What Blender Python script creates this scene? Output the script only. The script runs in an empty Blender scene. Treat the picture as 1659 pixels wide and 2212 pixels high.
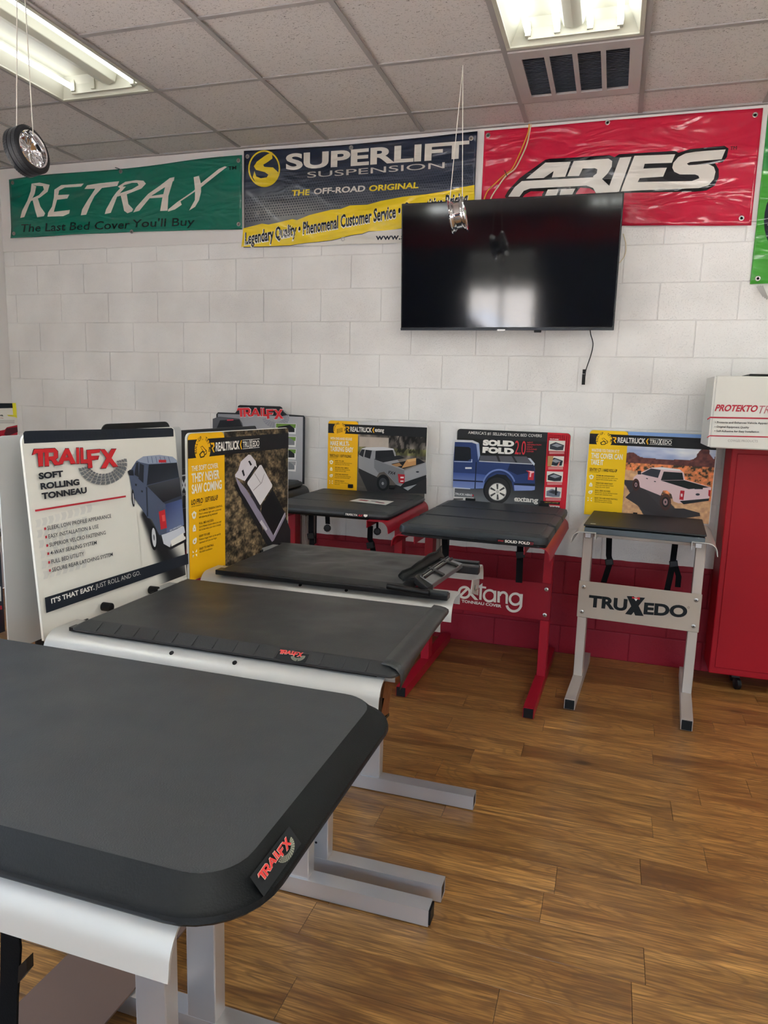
import bpy, math, random
import numpy as np
from mathutils import Vector, Matrix
from mathutils.geometry import tessellate_polygon
random.seed(7); rng = np.random.default_rng(7)
SC = bpy.context.scene; COL = SC.collection
PI = math.pi

# ---------------------------------------------------------------- camera
FPX = 1541.5; YAW, PITCH, ROLL = 0.3039, -0.1596, 0.0287
CAM = Vector((3.8688, -4.3781, 1.534))
fw = Vector((-math.sin(YAW)*math.cos(PITCH), math.cos(YAW)*math.cos(PITCH), math.sin(PITCH)))
r0 = Vector((math.cos(YAW), math.sin(YAW), 0)); u0 = r0.cross(fw)
rt = math.cos(ROLL)*r0 + math.sin(ROLL)*u0; up = -math.sin(ROLL)*r0 + math.cos(ROLL)*u0
cd = bpy.data.cameras.new('camera'); cam = bpy.data.objects.new('camera', cd); COL.objects.link(cam)
cd.sensor_fit = 'VERTICAL'; cd.sensor_height = 36; cd.lens = FPX/2212*36; cd.clip_start = .02
cam.matrix_world = Matrix(((rt.x, up.x, -fw.x, CAM.x), (rt.y, up.y, -fw.y, CAM.y), (rt.z, up.z, -fw.z, CAM.z), (0, 0, 0, 1)))
SC.camera = cam
# ---------------------------------------------------------------- exposure, world
SC.view_settings.view_transform = 'Standard'; SC.view_settings.look = 'None'
SC.view_settings.gamma = 1; SC.view_settings.use_curve_mapping = False
SC.view_settings.exposure = 1.17
TUBE, TUBE_BACK = 2.8, 17.0
w = bpy.data.worlds.new('world'); SC.world = w; w.use_nodes = True
nt = w.node_tree; bg = nt.nodes['Background']
sky = nt.nodes.new('ShaderNodeTexSky'); sky.sky_type = 'NISHITA'; sky.sun_disc = False
sky.sun_elevation = math.radians(50); sky.sun_rotation = math.radians(40); sky.dust_density = 6
sd_ = bpy.data.lights.new('sun', 'SUN'); sd_.energy = 12; sd_.angle = .01; sun = bpy.data.objects.new('sun', sd_); COL.objects.link(sun)
sun.rotation_euler = Vector((-.55, -.45, -1.3)).to_track_quat('-Z', 'Y').to_euler()
nt.links.new(sky.outputs[0], bg.inputs[0]); bg.inputs[1].default_value = 1.9

for _n, (_c, _rot, _sx, _sy) in enumerate((((1.825, -9.16, 1.45), (-math.pi/2, 0, 0), 1.25, 2.2), ((5.8, -9.16, 1.45), (-math.pi/2, 0, 0), 2.8, 2.2), ((-.61, -4.8, 1.525), (0, math.pi/2, 0), 2.15, 5.6))):
    _l = bpy.data.lights.new('window_daylight_portal', 'AREA'); _l.shape = 'RECTANGLE'; _l.size = _sx; _l.size_y = _sy; _l.cycles.is_portal = True
    _o = bpy.data.objects.new('window_daylight_portal', _l); COL.objects.link(_o); _o.location = _c
    _d = Vector((0, 1, 0)) if _n < 2 else Vector((1, 0, 0)); _o.rotation_euler = _d.to_track_quat('-Z', 'Y').to_euler()
    if _n == 2: _l.size, _l.size_y = 5.6, 2.15

# ---------------------------------------------------------------- helpers
def ray(u, v): return fw + (u-829.5)/FPX*rt - (v-1106)/FPX*up
def at(u, v, ax, val):
    d = ray(u, v); return CAM + d*((val-CAM[ax])/d[ax])
def lin(h):
    if isinstance(h, str):
        h = h.lstrip('#'); c = [int(h[i:i+2], 16)/255 for i in (0, 2, 4)]
    else: c = [x/255 for x in h]
    return tuple(x/12.92 if x <= .04045 else ((x+.055)/1.055)**2.4 for x in c)
def mat(name, col, rough=.5, metal=0, spec=.5, bump=None, coat=0, emit=None, estr=0, trans=0, var=0):
    m = bpy.data.materials.new(name); m.use_nodes = True; t = m.node_tree; b = t.nodes['Principled BSDF']
    c = lin(col) if not isinstance(col, tuple) or max(col) > 1 else col
    b.inputs['Base Color'].default_value = (*c, 1); b.inputs['Roughness'].default_value = rough
    b.inputs['Metallic'].default_value = metal; b.inputs['Specular IOR Level'].default_value = spec
    b.inputs['Coat Weight'].default_value = coat; b.inputs['Transmission Weight'].default_value = trans
    if emit: b.inputs['Emission Color'].default_value = (*emit, 1); b.inputs['Emission Strength'].default_value = estr
    if bump or var:
        tc = t.nodes.new('ShaderNodeNewGeometry')
    if bump:                       # list of (scale, strength, distance, detail)
        prev = None
        for sc_, st, di, de in bump:
            n = t.nodes.new('ShaderNodeTexNoise'); n.inputs['Scale'].default_value = sc_; n.inputs['Detail'].default_value = de
            t.links.new(tc.outputs['Position'], n.inputs['Vector'])
            bp = t.nodes.new('ShaderNodeBump'); bp.inputs['Strength'].default_value = st; bp.inputs['Distance'].default_value = di
            t.links.new(n.outputs[0], bp.inputs['Height'])
            if prev: t.links.new(prev.outputs[0], bp.inputs['Normal'])
            prev = bp
        t.links.new(prev.outputs[0], b.inputs['Normal'])
    if var:
        n = t.nodes.new('ShaderNodeTexNoise'); n.inputs['Scale'].default_value = 6; n.inputs['Detail'].default_value = 5
        t.links.new(tc.outputs['Position'], n.inputs['Vector'])
        mp = t.nodes.new('ShaderNodeMapRange'); mp.inputs['From Min'].default_value = .3; mp.inputs['From Max'].default_value = .7
        mp.inputs['To Min'].default_value = rough-var; mp.inputs['To Max'].default_value = rough+var
        t.links.new(n.outputs[0], mp.inputs[0]); t.links.new(mp.outputs[0], b.inputs['Roughness'])
    return m
def mw(o): return o.get('_mw') and Matrix([list(r) for r in o['_mw']])
MW = {}
def reg(o, M): MW[o.name] = M
def tag(o, label=None, cat=None, group=None, kind=None):
    if label: o['label'] = label
    if cat: o['category'] = cat
    if group: o['group'] = group
    if kind: o['kind'] = kind
    return o
def thing(name, loc, rotz=0, label=None, cat=None, group=None, kind=None):
    o = bpy.data.objects.new(name, None); COL.objects.link(o); o.empty_display_size = .05
    o.location = loc; o.rotation_euler = (0, 0, rotz)
    MW[o] = Matrix.Translation(Vector(loc)) @ Matrix.Rotation(rotz, 4, 'Z')
    return tag(o, label, cat, group, kind)
class MB:
    def __init__(s): s.v = []; s.f = []; s.c = []
    def add(s, vs, fs, col=None):
        n = len(s.v); s.v += [Vector(p) for p in vs]; s.f += [tuple(i+n for i in f) for f in fs]
        if col is not None: s.c += [col]*len(vs)
        return s
    def box(s, a, b):
        x0, y0, z0 = a; x1, y1, z1 = b
        x0, x1 = sorted((x0, x1)); y0, y1 = sorted((y0, y1)); z0, z1 = sorted((z0, z1))
        return s.add([(x0,y0,z0),(x1,y0,z0),(x1,y1,z0),(x0,y1,z0),(x0,y0,z1),(x1,y0,z1),(x1,y1,z1),(x0,y1,z1)],
                     [(0,3,2,1),(4,5,6,7),(0,1,5,4),(1,2,6,5),(2,3,7,6),(3,0,4,7)])
    def obox(s, c, X, Y, Z):       # centre and half-axis vectors
        c = Vector(c); X = Vector(X); Y = Vector(Y); Z = Vector(Z)
        vs = [c+sx*X+sy*Y+sz*Z for sz in (-1, 1) for sx, sy in ((-1,-1),(1,-1),(1,1),(-1,1))]
        return s.add(vs, [(0,3,2,1),(4,5,6,7),(0,1,5,4),(1,2,6,5),(2,3,7,6),(3,0,4,7)])
    def tube(s, pts, r, n=8, cap=True):
        pts = [Vector(p) for p in pts]; rings = []
        for i, p in enumerate(pts):
            d = (pts[min(i+1, len(pts)-1)]-pts[max(i-1, 0)]).normalized()
            a = d.orthogonal().normalized() if i == 0 else (a-d*a.dot(d)).normalized()
            b = d.cross(a); rings.append([p+(a*math.cos(2*PI*k/n)+b*math.sin(2*PI*k/n))*r for k in range(n)])
        vs = [q for R_ in rings for q in R_]; fs = []
        for i in range(len(pts)-1):
            for k in range(n): fs.append((i*n+k, i*n+(k+1) % n, (i+1)*n+(k+1) % n, (i+1)*n+k))
        if cap: fs += [tuple(range(n))[::-1], tuple(range((len(pts)-1)*n, len(pts)*n))]
        return s.add(vs, fs)
    def lathe(s, prof, c, axis, n=32, closed=False):    # prof: (along axis, radius)
        c = Vector(c); ax = Vector(axis).normalized(); a = ax.orthogonal().normalized(); b = ax.cross(a)
        vs = [c+ax*h+(a*math.cos(2*PI*k/n)+b*math.sin(2*PI*k/n))*r for h, r in prof for k in range(n)]
        m = len(prof); fs = []
        for i in range(m if closed else m-1):
            j = (i+1) % m
            for k in range(n): fs.append((i*n+k, i*n+(k+1) % n, j*n+(k+1) % n, j*n+k))
        if not closed: fs += [tuple(range(n))[::-1], tuple(range((m-1)*n, m*n))]
        return s.add(vs, fs)
    def loops(s, loops, capb=True, capt=True):          # stacked closed loops of 3-D points
        n = len(loops[0]); vs = [p for l in loops for p in l]; fs = []
        for i in range(len(loops)-1):
            for k in range(n): fs.append((i*n+k, i*n+(k+1) % n, (i+1)*n+(k+1) % n, (i+1)*n+k))
        if capb: fs.append(tuple(range(n))[::-1])
        if capt: fs.append(tuple(range((len(loops)-1)*n, len(loops)*n)))
        return s.add(vs, fs)
    def extrude(s, prof, y0, y1, th=.003):              # sheet profile (x,z) swept along local y
        P = [Vector((x, z)) for x, z in prof]; off = []
        for i, p in enumerate(P):
            d = (P[min(i+1, len(P)-1)]-P[max(i-1, 0)]).normalized(); off.append(p+Vector((d.y, -d.x))*th)
        ring = P+off[::-1]; n = len(ring)
        vs = [(p.x, y, p.y) for y in (y0, y1) for p in ring]
        fs = [(k, (k+1) % n, n+(k+1) % n, n+k) for k in range(n)]
        m = len(P)
        for b in (0, n):
            for i in range(m-1):
                q = (b+i, b+i+1, b+n-2-i, b+n-1-i); fs.append(q if b else q[::-1])
        return s.add(vs, fs)
    def prism(s, poly, d):                              # 3-D planar polygon thickened by vector d
        n = len(poly); d = Vector(d); vs = [Vector(p) for p in poly]+[Vector(p)+d for p in poly]
        return s.add(vs, [tuple(range(n))[::-1], tuple(range(n, 2*n))]+[(i, (i+1) % n, n+(i+1) % n, n+i) for i in range(n)])
    def make(s, name, m, parent=None, local=False, bevel=0, smooth=False, origin=None, kind=None, label=None):
        me = bpy.data.meshes.new(name)
        if parent is not None and not local:
            inv = MW[parent].inverted(); vs = [inv @ p for p in s.v]
        elif parent is None:
            if origin is None:
                xs = [p.x for p in s.v]; ys = [p.y for p in s.v]; zs = [p.z for p in s.v]
                origin = Vector(((min(xs)+max(xs))/2, (min(ys)+max(ys))/2, min(zs)))
            origin = Vector(origin); vs = [p-origin for p in s.v]
        else: vs = s.v
        me.from_pydata([tuple(p) for p in vs], [], s.f); me.validate(); me.update()
        if m: me.materials.append(m)
        if s.c:
            ca = me.color_attributes.new('Col', 'FLOAT_COLOR', 'POINT')
            ca.data.foreach_set('color', np.array([(*c, 1) for c in s.c], dtype=np.float32).ravel())
        if smooth: me.shade_smooth()
        o = bpy.data.objects.new(name, me); COL.objects.link(o)
        if parent is not None: o.parent = parent; MW[o] = MW[parent]
        else: o.location = origin; MW[o] = Matrix.Translation(origin)
        if bevel:
            bm = o.modifiers.new('bevel', 'BEVEL'); bm.width = bevel; bm.segments = 2; bm.limit_method = 'ANGLE'; bm.angle_limit = .6
        if smooth and bevel == 0 and smooth != 'all':
            me.set_sharp_from_angle(angle=math.radians(40))
        if kind: o['kind'] = kind
        if label: o['label'] = label
        return o
def rr(x0, y0, x1, y1, r, z, n=6, i=0):
    x0 += i; y0 += i; x1 -= i; y1 -= i; r = max(r-i, .001); pts = []
    for cx, cy, a0 in ((x1-r, y1-r, 0), (x0+r, y1-r, PI/2), (x0+r, y0+r, PI), (x1-r, y0+r, 1.5*PI)):
        for k in range(n+1): a = a0+PI/2*k/n; pts.append(Vector((cx+r*math.cos(a), cy+r*math.sin(a), z)))
    return pts
# value noise on arrays
_T = rng.random((256, 256))
def vn(x, y):
    xi = np.floor(x).astype(int); yi = np.floor(y).astype(int); fx = x-xi; fy = y-yi; fx = fx*fx*(3-2*fx); fy = fy*fy*(3-2*fy)
    g = lambda a, b: _T[a % 256, b % 256]
    return (g(xi, yi)*(1-fx)+g(xi+1, yi)*fx)*(1-fy)+(g(xi, yi+1)*(1-fx)+g(xi+1, yi+1)*fx)*fy
def fbm(x, y, o=4):
    t = 0; a = .5
    for k in range(o): t = t+a*vn(x*2**k+17*k, y*2**k+31*k); a *= .5
    return t/(1-.5**o)
_TX = {}
def text_geo(s, bold):
    if (s, bold) in _TX: return _TX[(s, bold)]
    c = bpy.data.curves.new('t', 'FONT'); c.body = s; c.size = 1; c.offset = bold; c.resolution_u = 5 if len(s) < 12 else 2; c.fill_mode = 'FRONT'
    c.dimensions = '2D'
    o = bpy.data.objects.new('t', c); me = bpy.data.meshes.new_from_object(o)
    vs = [(v.co.x, v.co.y) for v in me.vertices]; fs = [tuple(p.vertices) for p in me.polygons]
    bpy.data.objects.remove(o); bpy.data.curves.remove(c); bpy.data.meshes.remove(me)
    _TX[(s, bold)] = (vs, fs); return vs, fs
def cap_h(bold): return max(v[1] for v in text_geo('H', bold)[0])

class Print:
    """flat printing on a plane: origin O, axes U (right) and V (up), N towards the viewer"""
    def __init__(s, O, U, V, W, H, dfun=None, base=.0006):
        s.O = Vector(O); s.U = Vector(U).normalized(); s.V = Vector(V).normalized(); s.N = s.U.cross(s.V)
        s.W = W; s.H = H; s.m = MB(); s.lay = base; s.dfun = dfun; s.st()
    def st(s): s.map = lambda a, b: (a*s.W, (1-b)*s.H); return s
    def px(s, ox=0, oy=0, k=1.):
        def f(a, b):
            d = ray(ox+a/k, oy+b/k); p = CAM+d*((s.O-CAM).dot(s.N)/d.dot(s.N)); q = p-s.O; return (q.dot(s.U), q.dot(s.V))
        s.map = f; return s
    def w(s, x, y, l):
        return (x, y, l) if s.dfun else s.O+s.U*x+s.V*y+s.N*l
    def up(s, d=.0003): s.lay += d; return s
    def poly(s, pts, col, cols=None, raw=False):
        s.lay += .00003
        q = [p if raw else s.map(*p) for p in pts]
        tr = tessellate_polygon([[Vector((x, y, 0)) for x, y in q]])
        c = lin(col) if col is not None else None
        n = len(s.m.v); s.m.v += [s.w(x, y, s.lay) for x, y in q]
        s.m.c += [lin(k) for k in cols] if cols else [c]*len(q)
        for t in tr:
            a, b, d = (q[i] for i in t)
            cr = (b[0]-a[0])*(d[1]-a[1])-(b[1]-a[1])*(d[0]-a[0])
            s.m.f.append(tuple(i+n for i in (t if cr > 0 else t[::-1])))
        return s
    def rect(s, a, b, c, d, col, cols=None): return s.poly([(a, b), (c, b), (c, d), (a, d)], col, cols)
    def ell(s, cx, cy, rx, ry, col, n=24, tilt=0):
        return s.poly([(cx+rx*math.cos(t)*math.cos(tilt)-ry*math.sin(t)*math.sin(tilt), cy+rx*math.cos(t)*math.sin(tilt)+ry*math.sin(t)*math.cos(tilt)) for t in [2*PI*k/n for k in range(n)]], col)
    def text(s, t, a, b, h, col, bold=0, shear=0):
        s.lay += .00004
        vs, fs = text_geo(t, bold); H = cap_h(bold)
        xs = [v[0] for v in vs]; x0, x1 = min(xs), max(xs)
        A = s.map(*a); B = s.map(*b); top = s.map(a[0], a[1]-h); hh = top[1]-A[1]
        n = len(s.m.v)
        for x, y in vs:
            k = (x-x0)/(x1-x0); yy = y/H*hh
            s.m.v.append(s.w(A[0]+(B[0]-A[0])*k+shear*yy, A[1]+(B[1]-A[1])*k+yy, s.lay))
        s.m.c += [lin(col)]*len(vs); s.m.f += [tuple(i+n for i in f) for f in fs]
        return s
    def glyph(s, ch, x, y, ang, h, col):
        vs, fs = text_geo(ch, .03); H = cap_h(.03); xs = [v[0] for v in vs]; cx = (min(xs)+max(xs))/2; n = len(s.m.v); s.lay += .00002; k = h/H; c_, s_ = math.cos(ang), math.sin(ang)
        for a, b in vs:
            a = (a-cx)*k*.7; b = b*k; s.m.v.append(s.w(x+a*c_-b*s_, y+a*s_+b*c_, s.lay))
        s.m.c += [lin(col)]*len(vs); s.m.f += [tuple(i+n for i in f) for f in fs]
    def grid(s, a, b, c, d, nx, ny, fun):
        """fun(S,T) -> rgb arrays 0..255 for a coloured grid between mapped corners"""
        s.lay += .00005
        S, T = np.meshgrid(np.linspace(0, 1, nx), np.linspace(0, 1, ny)); C = np.clip(np.stack(fun(S, T), -1), 0, 255)/255
        C = np.where(C <= .04045, C/12.92, ((C+.055)/1.055)**2.4).reshape(-1, 3)
        n = len(s.m.v)
        for j in range(ny):
            for i in range(nx):
                x, y = s.map(a+(c-a)*i/(nx-1), b+(d-b)*j/(ny-1)); s.m.v.append(s.w(x, y, s.lay))
        s.m.c += [tuple(k) for k in C]
        s.m.f += [(n+(j+1)*nx+i, n+(j+1)*nx+i+1, n+j*nx+i+1, n+j*nx+i) for j in range(ny-1) for i in range(nx-1)]
        return s
    def done(s, name, parent, m):
        if s.dfun:                      # cut long triangles so that the print follows the cloth
            v = s.m.v; c = s.m.c; f = []; st_ = [list(t) for t in s.m.f if len(t) == 3]; f += [t for t in s.m.f if len(t) != 3]
            while st_:
                t = st_.pop(); L_ = [((v[t[i]][0]-v[t[(i+1) % 3]][0])**2+(v[t[i]][1]-v[t[(i+1) % 3]][1])**2, i) for i in range(3)]; l, i = max(L_)
                if l > .03**2:
                    a, b, d = t[i], t[(i+1) % 3], t[(i+2) % 3]; n = len(v)
                    v.append(tuple((v[a][k]+v[b][k])/2 for k in range(3))); c.append(c[a]); st_ += [[a, n, d], [n, b, d]]
                else: f.append(tuple(t))
            s.m.f = f; s.m.v = [s.O+s.U*p[0]+s.V*p[1]+s.N*(p[2]+s.dfun(p[0], p[1])) for p in v]
        o = s.m.make(name, m, parent); s.m = MB(); return o

# ---------------------------------------------------------------- materials
def col_attr(name, rough, bump=None, coat=0):
    m = mat(name, (.5, .5, .5), rough, bump=bump, coat=coat); t = m.node_tree
    a = t.nodes.new('ShaderNodeVertexColor'); a.layer_name = 'Col'; t.links.new(a.outputs[0], t.nodes['Principled BSDF'].inputs['Base Color']); return m
INK = col_attr('printed board ink', .55)
INK.node_tree.nodes['Principled BSDF'].inputs['Specular IOR Level'].default_value = .22
def vinyl_bump(m, k=1.):
    t = m.node_tree; b = t.nodes['Principled BSDF']; g = t.nodes.new('ShaderNodeNewGeometry')
    mp = t.nodes.new('ShaderNodeMapping'); mp.inputs['Rotation'].default_value = (0, .5, 0); mp.inputs['Scale'].default_value = (2.2, 1, 7)
    t.links.new(g.outputs['Position'], mp.inputs[0])
    prev = None
    for sc_, di, vec in ((1.3, .035*k, mp.outputs[0]), (3.5, .004*k, g.outputs['Position']), (11, .0012*k, g.outputs['Position'])):
        n = t.nodes.new('ShaderNodeTexNoise'); n.inputs['Scale'].default_value = sc_; n.inputs['Detail'].default_value = 2.5; n.inputs['Distortion'].default_value = .6
        t.links.new(vec, n.inputs['Vector']); bp = t.nodes.new('ShaderNodeBump'); bp.inputs['Strength'].default_value = 1; bp.inputs['Distance'].default_value = di
        t.links.new(n.outputs[0], bp.inputs['Height'])
        if prev: t.links.new(prev.outputs[0], bp.inputs['Normal'])
        prev = bp
    t.links.new(prev.outputs[0], b.inputs['Normal']); return m
BINK = vinyl_bump(col_attr('banner vinyl ink', .2, coat=.25), 1.0)
WHITE = '#e4e1da'
def wall_mat():
    m = mat('painted block', '#d8d5d1', .5, spec=.35); t = m.node_tree; b = t.nodes['Principled BSDF']; L = t.links
    g = t.nodes.new('ShaderNodeNewGeometry'); sp = t.nodes.new('ShaderNodeSeparateXYZ'); L.new(g.outputs['Position'], sp.inputs[0])
    nz = t.nodes.new('ShaderNodeTexNoise'); nz.inputs['Scale'].default_value = 9; L.new(g.outputs['Position'], nz.inputs['Vector'])
    ad = t.nodes.new('ShaderNodeMath'); ad.operation = 'MULTIPLY_ADD'; ad.inputs[1].default_value = .012; L.new(nz.outputs[0], ad.inputs[0]); L.new(sp.outputs[2], ad.inputs[2])
    gt = t.nodes.new('ShaderNodeMath'); gt.operation = 'GREATER_THAN'; gt.inputs[1].default_value = .621; L.new(ad.outputs[0], gt.inputs[0])
    n2 = t.nodes.new('ShaderNodeTexNoise'); n2.inputs['Scale'].default_value = 2.2; n2.inputs['Detail'].default_value = 6; L.new(g.outputs['Position'], n2.inputs['Vector'])
    cr = t.nodes.new('ShaderNodeValToRGB'); cr.color_ramp.elements[0].color = (*lin('#dad8d5'), 1); cr.color_ramp.elements[1].color = (*lin('#ebeae7'), 1)
    cr.color_ramp.elements[0].position = .3; cr.color_ramp.elements[1].position = .6; L.new(n2.outputs[0], cr.inputs[0])
    mx = t.nodes.new('ShaderNodeMix'); mx.data_type = 'RGBA'; mx.inputs[6].default_value = (*lin('#8e0e24'), 1)
    L.new(gt.outputs[0], mx.inputs[0]); L.new(cr.outputs[0], mx.inputs[7]); L.new(mx.outputs[2], b.inputs['Base Color'])
    # pitted masonry under the paint
    v = t.nodes.new('ShaderNodeTexNoise'); v.inputs['Scale'].default_value = 150; v.inputs['Detail'].default_value = 4; v.inputs['Roughness'].default_value = .7; L.new(g.outputs['Position'], v.inputs['Vector'])
    r2 = t.nodes.new('ShaderNodeValToRGB'); r2.color_ramp.elements[0].position = .33; r2.color_ramp.elements[1].position = .43; L.new(v.outputs[0], r2.inputs[0])
    b1 = t.nodes.new('ShaderNodeBump'); b1.inputs['Strength'].default_value = .7; b1.inputs['Distance'].default_value = .0016; L.new(r2.outputs[0], b1.inputs['Height'])
    v3 = t.nodes.new('ShaderNodeTexNoise'); v3.inputs['Scale'].default_value = 9; v3.inputs['Detail'].default_value = 6; v3.inputs['Roughness'].default_value = .6; L.new(g.outputs['Position'], v3.inputs['Vector'])
    b2 = t.nodes.new('ShaderNodeBump'); b2.inputs['Strength'].default_value = .6; b2.inputs['Distance'].default_value = .006; L.new(v3.outputs[0], b2.inputs['Height']); L.new(b1.outputs[0], b2.inputs['Normal'])
    L.new(b2.outputs[0], b.inputs['Normal']); return m
M_BLOCK = wall_mat()
M_PLASTER = mat('smooth wall paint', '#dedbd8', .5, bump=[(14, .3, .002, 4)])
def tile_mat():
    m = mat('acoustic tile', '#c9c4c2', .9); t = m.node_tree; b = t.nodes['Principled BSDF']; L = t.links
    g = t.nodes.new('ShaderNodeNewGeometry'); mp = t.nodes.new('ShaderNodeMapping'); mp.inputs['Scale'].default_value = (62, 140, 1); L.new(g.outputs['Position'], mp.inputs[0])
    nz = t.nodes.new('ShaderNodeTexNoise'); nz.inputs['Scale'].default_value = 1.3; nz.inputs['Detail'].default_value = 2; nz.inputs['Distortion'].default_value = 1.4; L.new(mp.outputs[0], nz.inputs['Vector'])
    cr = t.nodes.new('ShaderNodeValToRGB'); e = cr.color_ramp.elements; e[0].position = .33; e[0].color = (*lin('#77706c'), 1); e[1].position = .375; e[1].color = (*lin('#d2ccc9'), 1)
    L.new(nz.outputs[0], cr.inputs[0]); L.new(cr.outputs[0], b.inputs['Base Color'])
    bp = t.nodes.new('ShaderNodeBump'); bp.inputs['Distance'].default_value = .003; bp.inputs['Strength'].default_value = .8; L.new(cr.outputs[0], bp.inputs['Height']); L.new(bp.outputs[0], b.inputs['Normal']); return m
M_TILE = tile_mat()
M_TEE = mat('ceiling grid paint', '#a39e9c', .6, spec=.3)
def wood_mat():
    m = mat('vinyl oak plank', '#9a6a38', .3); t = m.node_tree; b = t.nodes['Principled BSDF']; L = t.links
    g = t.nodes.new('ShaderNodeNewGeometry'); oi = t.nodes.new('ShaderNodeObjectInfo')
    of = t.nodes.new('ShaderNodeCombineXYZ'); ml = t.nodes.new('ShaderNodeMath'); ml.operation = 'MULTIPLY'; ml.inputs[1].default_value = 37
    L.new(oi.outputs['Random'], ml.inputs[0]); L.new(ml.outputs[0], of.inputs[0]); L.new(ml.outputs[0], of.inputs[2])
    ad = t.nodes.new('ShaderNodeVectorMath'); ad.operation = 'ADD'; L.new(g.outputs['Position'], ad.inputs[0]); L.new(of.outputs[0], ad.inputs[1])
    def nz(sx, sy, de, di):
        mp = t.nodes.new('ShaderNodeMapping'); mp.inputs['Scale'].default_value = (sx, sy, 1); L.new(ad.outputs[0], mp.inputs[0])
        n = t.nodes.new('ShaderNodeTexNoise'); n.inputs['Scale'].default_value = 1; n.inputs['Detail'].default_value = de; n.inputs['Distortion'].default_value = di; L.new(mp.outputs[0], n.inputs['Vector']); return n.outputs[0]
    broad = nz(1.6, 9, 3, 1.2); fine = nz(9, 230, 4, .5); streak = nz(2.6, 52, 5, 1.6)
    # cathedral rings: contour lines of a slow stretched field
    ring = nz(1.5, 8, 1.5, .7); rm = t.nodes.new('ShaderNodeMath'); rm.operation = 'MULTIPLY'; rm.inputs[1].default_value = 90; L.new(ring, rm.inputs[0])
    sn = t.nodes.new('ShaderNodeMath'); sn.operation = 'SINE'; L.new(rm.outputs[0], sn.inputs[0])
    cr = t.nodes.new('ShaderNodeValToRGB'); e = cr.color_ramp.elements; e[0].position = .3; e[0].color = (*lin('#7a5029'), 1); e[1].position = .72; e[1].color = (*lin('#c69250'), 1)
    k = e.new(.5); k.color = (*lin('#a5763d'), 1); L.new(broad, cr.inputs[0])
    def mul(a, fac_out, lo, hi, flo, dark):
        mr = t.nodes.new('ShaderNodeMapRange'); mr.inputs['From Min'].default_value = lo; mr.inputs['From Max'].default_value = hi; mr.inputs['To Min'].default_value = flo; mr.inputs['To Max'].default_value = 0
        L.new(fac_out, mr.inputs[0]); mx = t.nodes.new('ShaderNodeMix'); mx.data_type = 'RGBA'; L.new(mr.outputs[0], mx.inputs[0]); L.new(a, mx.inputs[6]); mx.inputs[7].default_value = (*lin(dark), 1); return mx.outputs[2]
    c = mul(cr.outputs[0], streak, .33, .44, .6, '#5d3f24'); c = mul(c, fine, .42, .60, .62, '#5a3a20'); c = mul(c, sn.outputs[0], -1, -.3, .5, '#664527')
    # knots
    mp = t.nodes.new('ShaderNodeMapping'); mp.inputs['Scale'].default_value = (1.6, 3.2, 1); L.new(ad.outputs[0], mp.inputs[0])
    vo = t.nodes.new('ShaderNodeTexVoronoi'); vo.inputs['Scale'].default_value = 1; L.new(mp.outputs[0], vo.inputs['Vector']); c = mul(c, vo.outputs['Distance'], .03, .085, .9, '#3f2713')
    # plank-to-plank tone
    mr = t.nodes.new('ShaderNodeMapRange'); mr.inputs['To Min'].default_value = .88; mr.inputs['To Max'].default_value = 1.13; L.new(oi.outputs['Random'], mr.inputs[0])
    hs = t.nodes.new('ShaderNodeHueSaturation'); L.new(mr.outputs[0], hs.inputs['Value']); L.new(c, hs.inputs['Color']); L.new(hs.outputs[0], b.inputs['Base Color'])
    bp = t.nodes.new('ShaderNodeBump'); bp.inputs['Distance'].default_value = .0006; bp.inputs['Strength'].default_value = .5; L.new(fine, bp.inputs['Height']); L.new(bp.outputs[0], b.inputs['Normal']); return m
M_WOOD = wood_mat()
M_SUB = mat('floor underlay', '#2a1b10', .9)
M_SILVER = mat('silver powder coated steel', '#cac7c5', .36, metal=.75, bump=[(220, .15, .0004, 2)])
M_GREY = mat('beige grey painted steel', '#b3a99f', .42, metal=.25)
M_RAILW = mat('white silver rail paint', '#b0b0ac', .4, metal=.3, bump=[(150, .12, .0004, 2)])
M_RAILG = mat('grey silver rail paint', '#c2bfb6', .3, metal=.4)
M_RED = mat('red powder coated steel', '#920c20', .42, spec=.35)
M_CAB = mat('red cabinet enamel', '#970818', .5, spec=.25, bump=[(120, .1, .0004, 2)])
M_BLK = mat('black plastic', '#090a0c', .45, spec=.3)
M_BLKM = mat('black anodised metal', '#0c0d10', .35, spec=.4)
M_WEB = mat('black webbing strap', '#06070a', .85, spec=.15, bump=[(300, .4, .001, 2)])
M_ALU = mat('dull aluminium bar', '#77777a', .35, metal=.8)
M_CHROME = mat('chrome', '#e8e8ea', .08, metal=1)
M_STEEL = mat('zinc bolt', '#b5b3ae', .3, metal=.9)
def cover_mat(name, c, rough, wav=1.):
    return mat(name, c, rough, spec=.55, bump=[(5, .5, .004*wav, 2), (420, .5, .0007, 2)], var=.07)
M_COVA = cover_mat('soft black vinyl, smooth grain', '#323435', .5)
M_COVB = cover_mat('soft black vinyl, worn', '#252727', .42, 1.3)
M_SKIRT = cover_mat('dark vinyl edge', '#0b0e0f', .55); M_SKIRT.node_tree.nodes['Principled BSDF'].inputs['Specular IOR Level'].default_value = .22
M_COVH = mat('textured hard cover skin', '#272b2d', .5, bump=[(500, .4, .0006, 2)])
M_COVE = mat('charcoal cover edge rail', '#23282b', .4, spec=.35)
M_BOARD = mat('white foam board', '#d9d8d0', .5)
M_BOARDB = mat('grey white panel back', '#b4b4b2', .45)
M_TYRE = mat('tyre rubber', '#12151c', .55)
M_STRING = mat('white string', '#d8d4c8', .7)
M_CARD = mat('brown cardboard', '#5f4737', .8, bump=[(60, .2, .001, 3)])
M_SHEETW = mat('fixture white enamel', '#c4c4b4', .45)
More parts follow.
